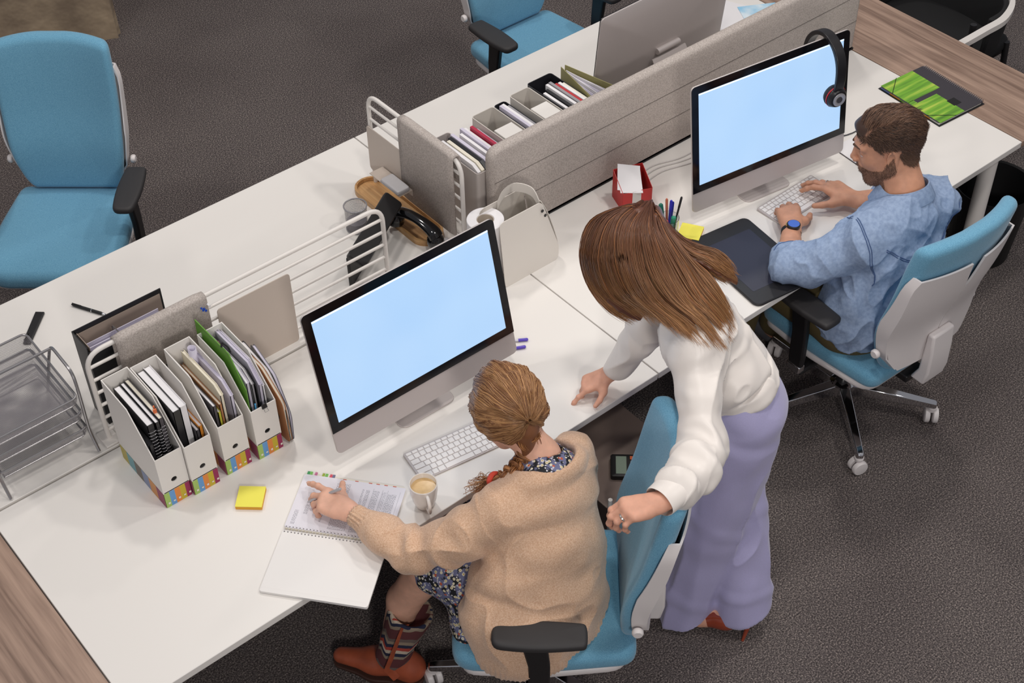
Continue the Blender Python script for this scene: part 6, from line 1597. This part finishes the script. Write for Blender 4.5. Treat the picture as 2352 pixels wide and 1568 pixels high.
for i in range(n):
    x0 = rng.uniform(-.053, .060); y0 = rng.uniform(-.06, .085); t = np.linspace(0, 1, M)
    sw = rng.uniform(.035, .065)
    x = x0+sw*(.25+.35*rng.rand())*t+(.018*(x0+.05)/.1)*t; y = y0-sw*t*(.9)+.0*t
    z = .030+.0875*np.sqrt(np.clip(1-(x/.0815)**2-((y+.018)/.103)**2, .02, 1))
    bump_ = .020*np.exp(-((x-.005)/.045)**2)*np.clip((y+.02)/.09, 0, 1)**.7
    z = z+bump_+.007*np.sin(t*PI)*rng.uniform(.2, 1)+.0025*rng.randn()+.002
    st.append(hc+(np.stack([x, y, z], 1)*1.02)@hR.T); w = rng.rand(); colr.append(np.tile(np.array(lin((62, 44, 38)))*(1-w)+np.array(lin((134, 102, 82)))*w, (M, 1)))
sid = ss_[2][(q[ss_[2]][:, 2] < .075) | (q[ss_[2]][:, 0] < -.04)]
fz, k = fuzz(sid, 9000, .011, .0028, hR@V3(0, -.65, -.75), .002, M)
fd = np.clip((.04-q[k][:, 2])/.10, 0, 1)[:, None, None]; w = rng.rand(len(fz), 1, 1)
cf = (np.array(lin((58, 42, 36)))*(1-w)+np.array(lin((112, 84, 68)))*w)*(1-fd)+np.array(lin((120, 90, 72)))*fd
ci = np.where((cq[:, 0] < -.045) | (cq[:, 1] < -.07) | (cq[:, 2] < .075))[0]; k2 = rng.choice(ci, 7000); d_ = hR@V3(0, -.85, -.5); dd = d_-CN[k2]*(CN[k2]@d_)[:, None]; dd /= np.linalg.norm(dd, axis=1)[:, None]+1e-6; t = np.linspace(0, 1, M)[None, :, None]
f2 = CP[k2][:, None]+CN[k2][:, None]*(.0004+.0026*np.sin(t*2.2))+(dd[:, None]*.016+.0022*rng.randn(7000, 1, 3))*t
w = rng.rand(7000, 1, 1); cf = np.concatenate([cf, np.array(lin((54, 39, 33)))*(1-w)+np.array(lin((118, 88, 70)))*w]); fz = np.concatenate([fz, f2])
pl = np.exp(-((cq[:, 0]+.047)/.0022)**2)[:, None]*(cq[:, 1:2] > -.03)*(cq[:, 2:3] > .04); cc[:len(CP)] = cc[:len(CP)]*(1-pl)+np.array(lin((170, 124, 102)))*pl
strands(np.concatenate([np.array(st), fz]), np.concatenate([np.full(len(st), .0008), np.full(len(fz), .00045)]), 'hair', HAIR, MN, np.concatenate([np.array(colr), np.repeat(cf, M, 1)]), extra=(P, Q, cc))
# denim shirt
DEN = mat('light_denim', (138, 157, 188), .85, col2=(156, 175, 204), vscale=90, bump=.35, bscale=900, spec=.15, detail=8, dist=.001)
F = Field((2.26, -.36, -.30), (3.10, .20, .36), .0042)
F.loft([((2.745, -.10, .225), (.10, -.01, 0), (0, .07, .01)), ((2.735, -.11, .17), (.185, -.01, 0), (0, .095, .01)), ((2.72, -.13, .06), (.180, .0, 0), (0, .118, 0)), ((2.69, -.13, -.07), (.170, 0, 0), (0, .125, 0)), ((2.65, -.12, -.18), (.180, 0, 0), (0, .125, 0)), ((2.63, -.12, -.215), (.180, .02, 0), (0, .12, 0))], .03)
F.cap((2.570, -.105, .168), (2.895, -.125, .168), .070, .070, .04)
F.chain([(2.565, -.105, .165), (2.455, -.01, .075), (2.415, .045, .055)], [.072, .062, .058], .03); F.chain([(2.415, .045, .055), (2.445, .075, .055)], [.056, .054], .02)
F.half((2.468, .102, .055), (.72, .66, 0), .002) if False else None
F.chain([(2.90, -.125, .165), (2.985, .0, .07), (2.99, .03, .05)], [.072, .062, .056], .03); F.chain([(2.99, .03, .05), (2.93, .07, .05)], [.056, .050], .02)
F.half((2.497, .118, .055), (.6, .5, 0), .003) if False else None
F.loft([((2.762, -.070, .36), (.070, -.02, 0), (.01, .070, .02)), ((2.757, -.080, .275), (.070, -.015, 0), (.01, .070, .02))], .008, cut=True)
F.half((2.62, -.12, -.245), (-.1, -.1, -1), .004)
P, Q = F.mesh(); P = relax(P, Q, 2)
P = folds(P, Q, [(.005, along((.25, .1, 1), 3, 12), 0), (.011, along((.7, .35, .55), 2.6, 15), 1), (.004, along((.5, .3, -.8), 4, 26), 1)])
mesh_obj('shirt', [(P, Q)], DEN, MN)
# collar
cb = MB(); rr_ = []
for k in range(33):
    a = -PI*.5-2.45+k*4.9/32; c_ = V3(2.762, -.088, .282); e_ = V3(math.cos(a), math.sin(a), 0)
    back = max(0, -math.sin(a)); base = c_+e_*np.array([.078, .080, 1])+V3(0, 0, -.012-.03*(1-back))
    top = c_+e_*np.array([.072, .072, 1])+V3(0, 0, .030-.03*(1-back)); outb = c_+e_*np.array([.100, .104, 1])+V3(0, 0, -.010-.05*(1-back))
    rr_.append([tuple(x+off) for x in (base, top, top+e_*.004+V3(0, 0, .001), outb, outb-V3(0, 0, .003), top+e_*.001-V3(0, 0, .004))])
cb.rings(rr_).build('collar', DEN, MN)
# topstitching seams: yoke across the back and the left armhole
STI = mat('denim_seam', (78, 100, 140), .9)
from mathutils.bvhtree import BVHTree
bv = BVHTree.FromPolygons([tuple(x) for x in P], [tuple(int(i) for i in f) for f in Q])
def seam(pts, nm, m_, parent, off_, r=.0018, step=40, lift=.0005):
    mb = MB(); out = []
    for q_ in spline(pts, step):
        h_, n_, *_ = bv.find_nearest(q_); out.append(tuple(np.array(h_)+np.array(n_)*lift+off_))
    mb.tube(out, r, 5); return mb.build(nm, m_, parent)
for dz in (0, .007): seam([(2.57, -.20, .19-dz), (2.65, -.24, .13-dz), (2.75, -.26, .115-dz), (2.86, -.24, .14-dz), (2.93, -.19, .19-dz)], 'yoke_seam', STI, MN, off)
for dz in (0, .008): seam([(2.58, -.03, .20), (2.555-dz, -.10, .24), (2.53-dz, -.17, .19), (2.525-dz, -.20, .12), (2.53-dz, -.20, .06)], 'armhole_seam', STI, MN, off)
seam([(2.40, .11, .09), (2.44, .11, .12), (2.50, .08, .11)], 'cuff_seam', STI, MN, off)
# trousers
OLV = mat('olive_cotton', (96, 84, 52), .85, bump=.2, bscale=500)
F = Field((2.42, -.32, -.74), (2.92, .48, -.08), .007)
F.loft([((2.65, -.11, -.15), (.165, .02, 0), (0, .125, 0)), ((2.65, -.10, -.20), (.17, .02, 0), (0, .13, 0))], .03)
for sx in (-1, 1): F.chain([(2.66+sx*.09, -.08, -.185), (2.66+sx*.11, .29, -.19), (2.66+sx*.12, .34, -.62)], [.10, .078, .058], .02)
P2, Q2 = F.mesh(); P2 = folds(relax(P2, Q2, 2), Q2, [(.005, (10, 10, 10), 0)]); mesh_obj('trousers', [(P2, Q2)], OLV, MN)
for sx in (-1, 1):
    F = Field((2.66+sx*.13-.08, .26, -.735), (2.66+sx*.13+.08, .60, -.60), .005); F.chain([(2.66+sx*.125, .34, -.685), (2.66+sx*.13, .52, -.70)], [.045, .036], .02); F.half((0, 0, -.728), (0, 0, -1)); P2, Q2 = F.mesh(); mesh_obj('shoe', [(P2, Q2)], mat('grey_trainer', (92, 92, 98), .7), MN)
# watch
wx = nrm(wl-el); wc = wl-wx*.030+V3(0, 0, .0); wu = nrm(np.cross((0, 0, 1), wx)); wz = np.cross(wx, wu)
MW = Matrix([[wu[i], wx[i], wz[i], (wc+off)[i]] for i in range(3)]+[[0, 0, 0, 1]])
MB().rings([[(.0335*math.cos(a), y, .0275*math.sin(a)) for a in [k*2*PI/36 for k in range(36)]] for y in (-.010, .010)]+[[(.0312*math.cos(a), y, .0252*math.sin(a)) for a in [k*2*PI/36 for k in range(36)]] for y in (.010, -.010)], cap0=False, cap1=False, M=MW).build('watch_strap', BLKM, MN)
wt = MB().lathe([(.0205, .024), (.0225, .027), (.0225, .036), (.0205, .038)], 32, MW @ T(-.004, 0, .0)).build('watch_case', BLK, MN)
MB().lathe([(.0, .0385), (.0190, .0385), (.0190, .0375)], 32, MW @ T(-.004, 0, .0), cap0=False).build('watch_dial', mat('blue_dial', (60, 96, 190), .12, coat=.6), wt)
MB().box((.019, .0, .031), (.004, .012, .005), M=MW).build('watch_crown', mat('gold', (196, 160, 90), .3, metal=.8), wt)
finger_ring(ring_r, .0014, MN, mat('silver_ring', (190, 186, 182), .25, metal=.8))
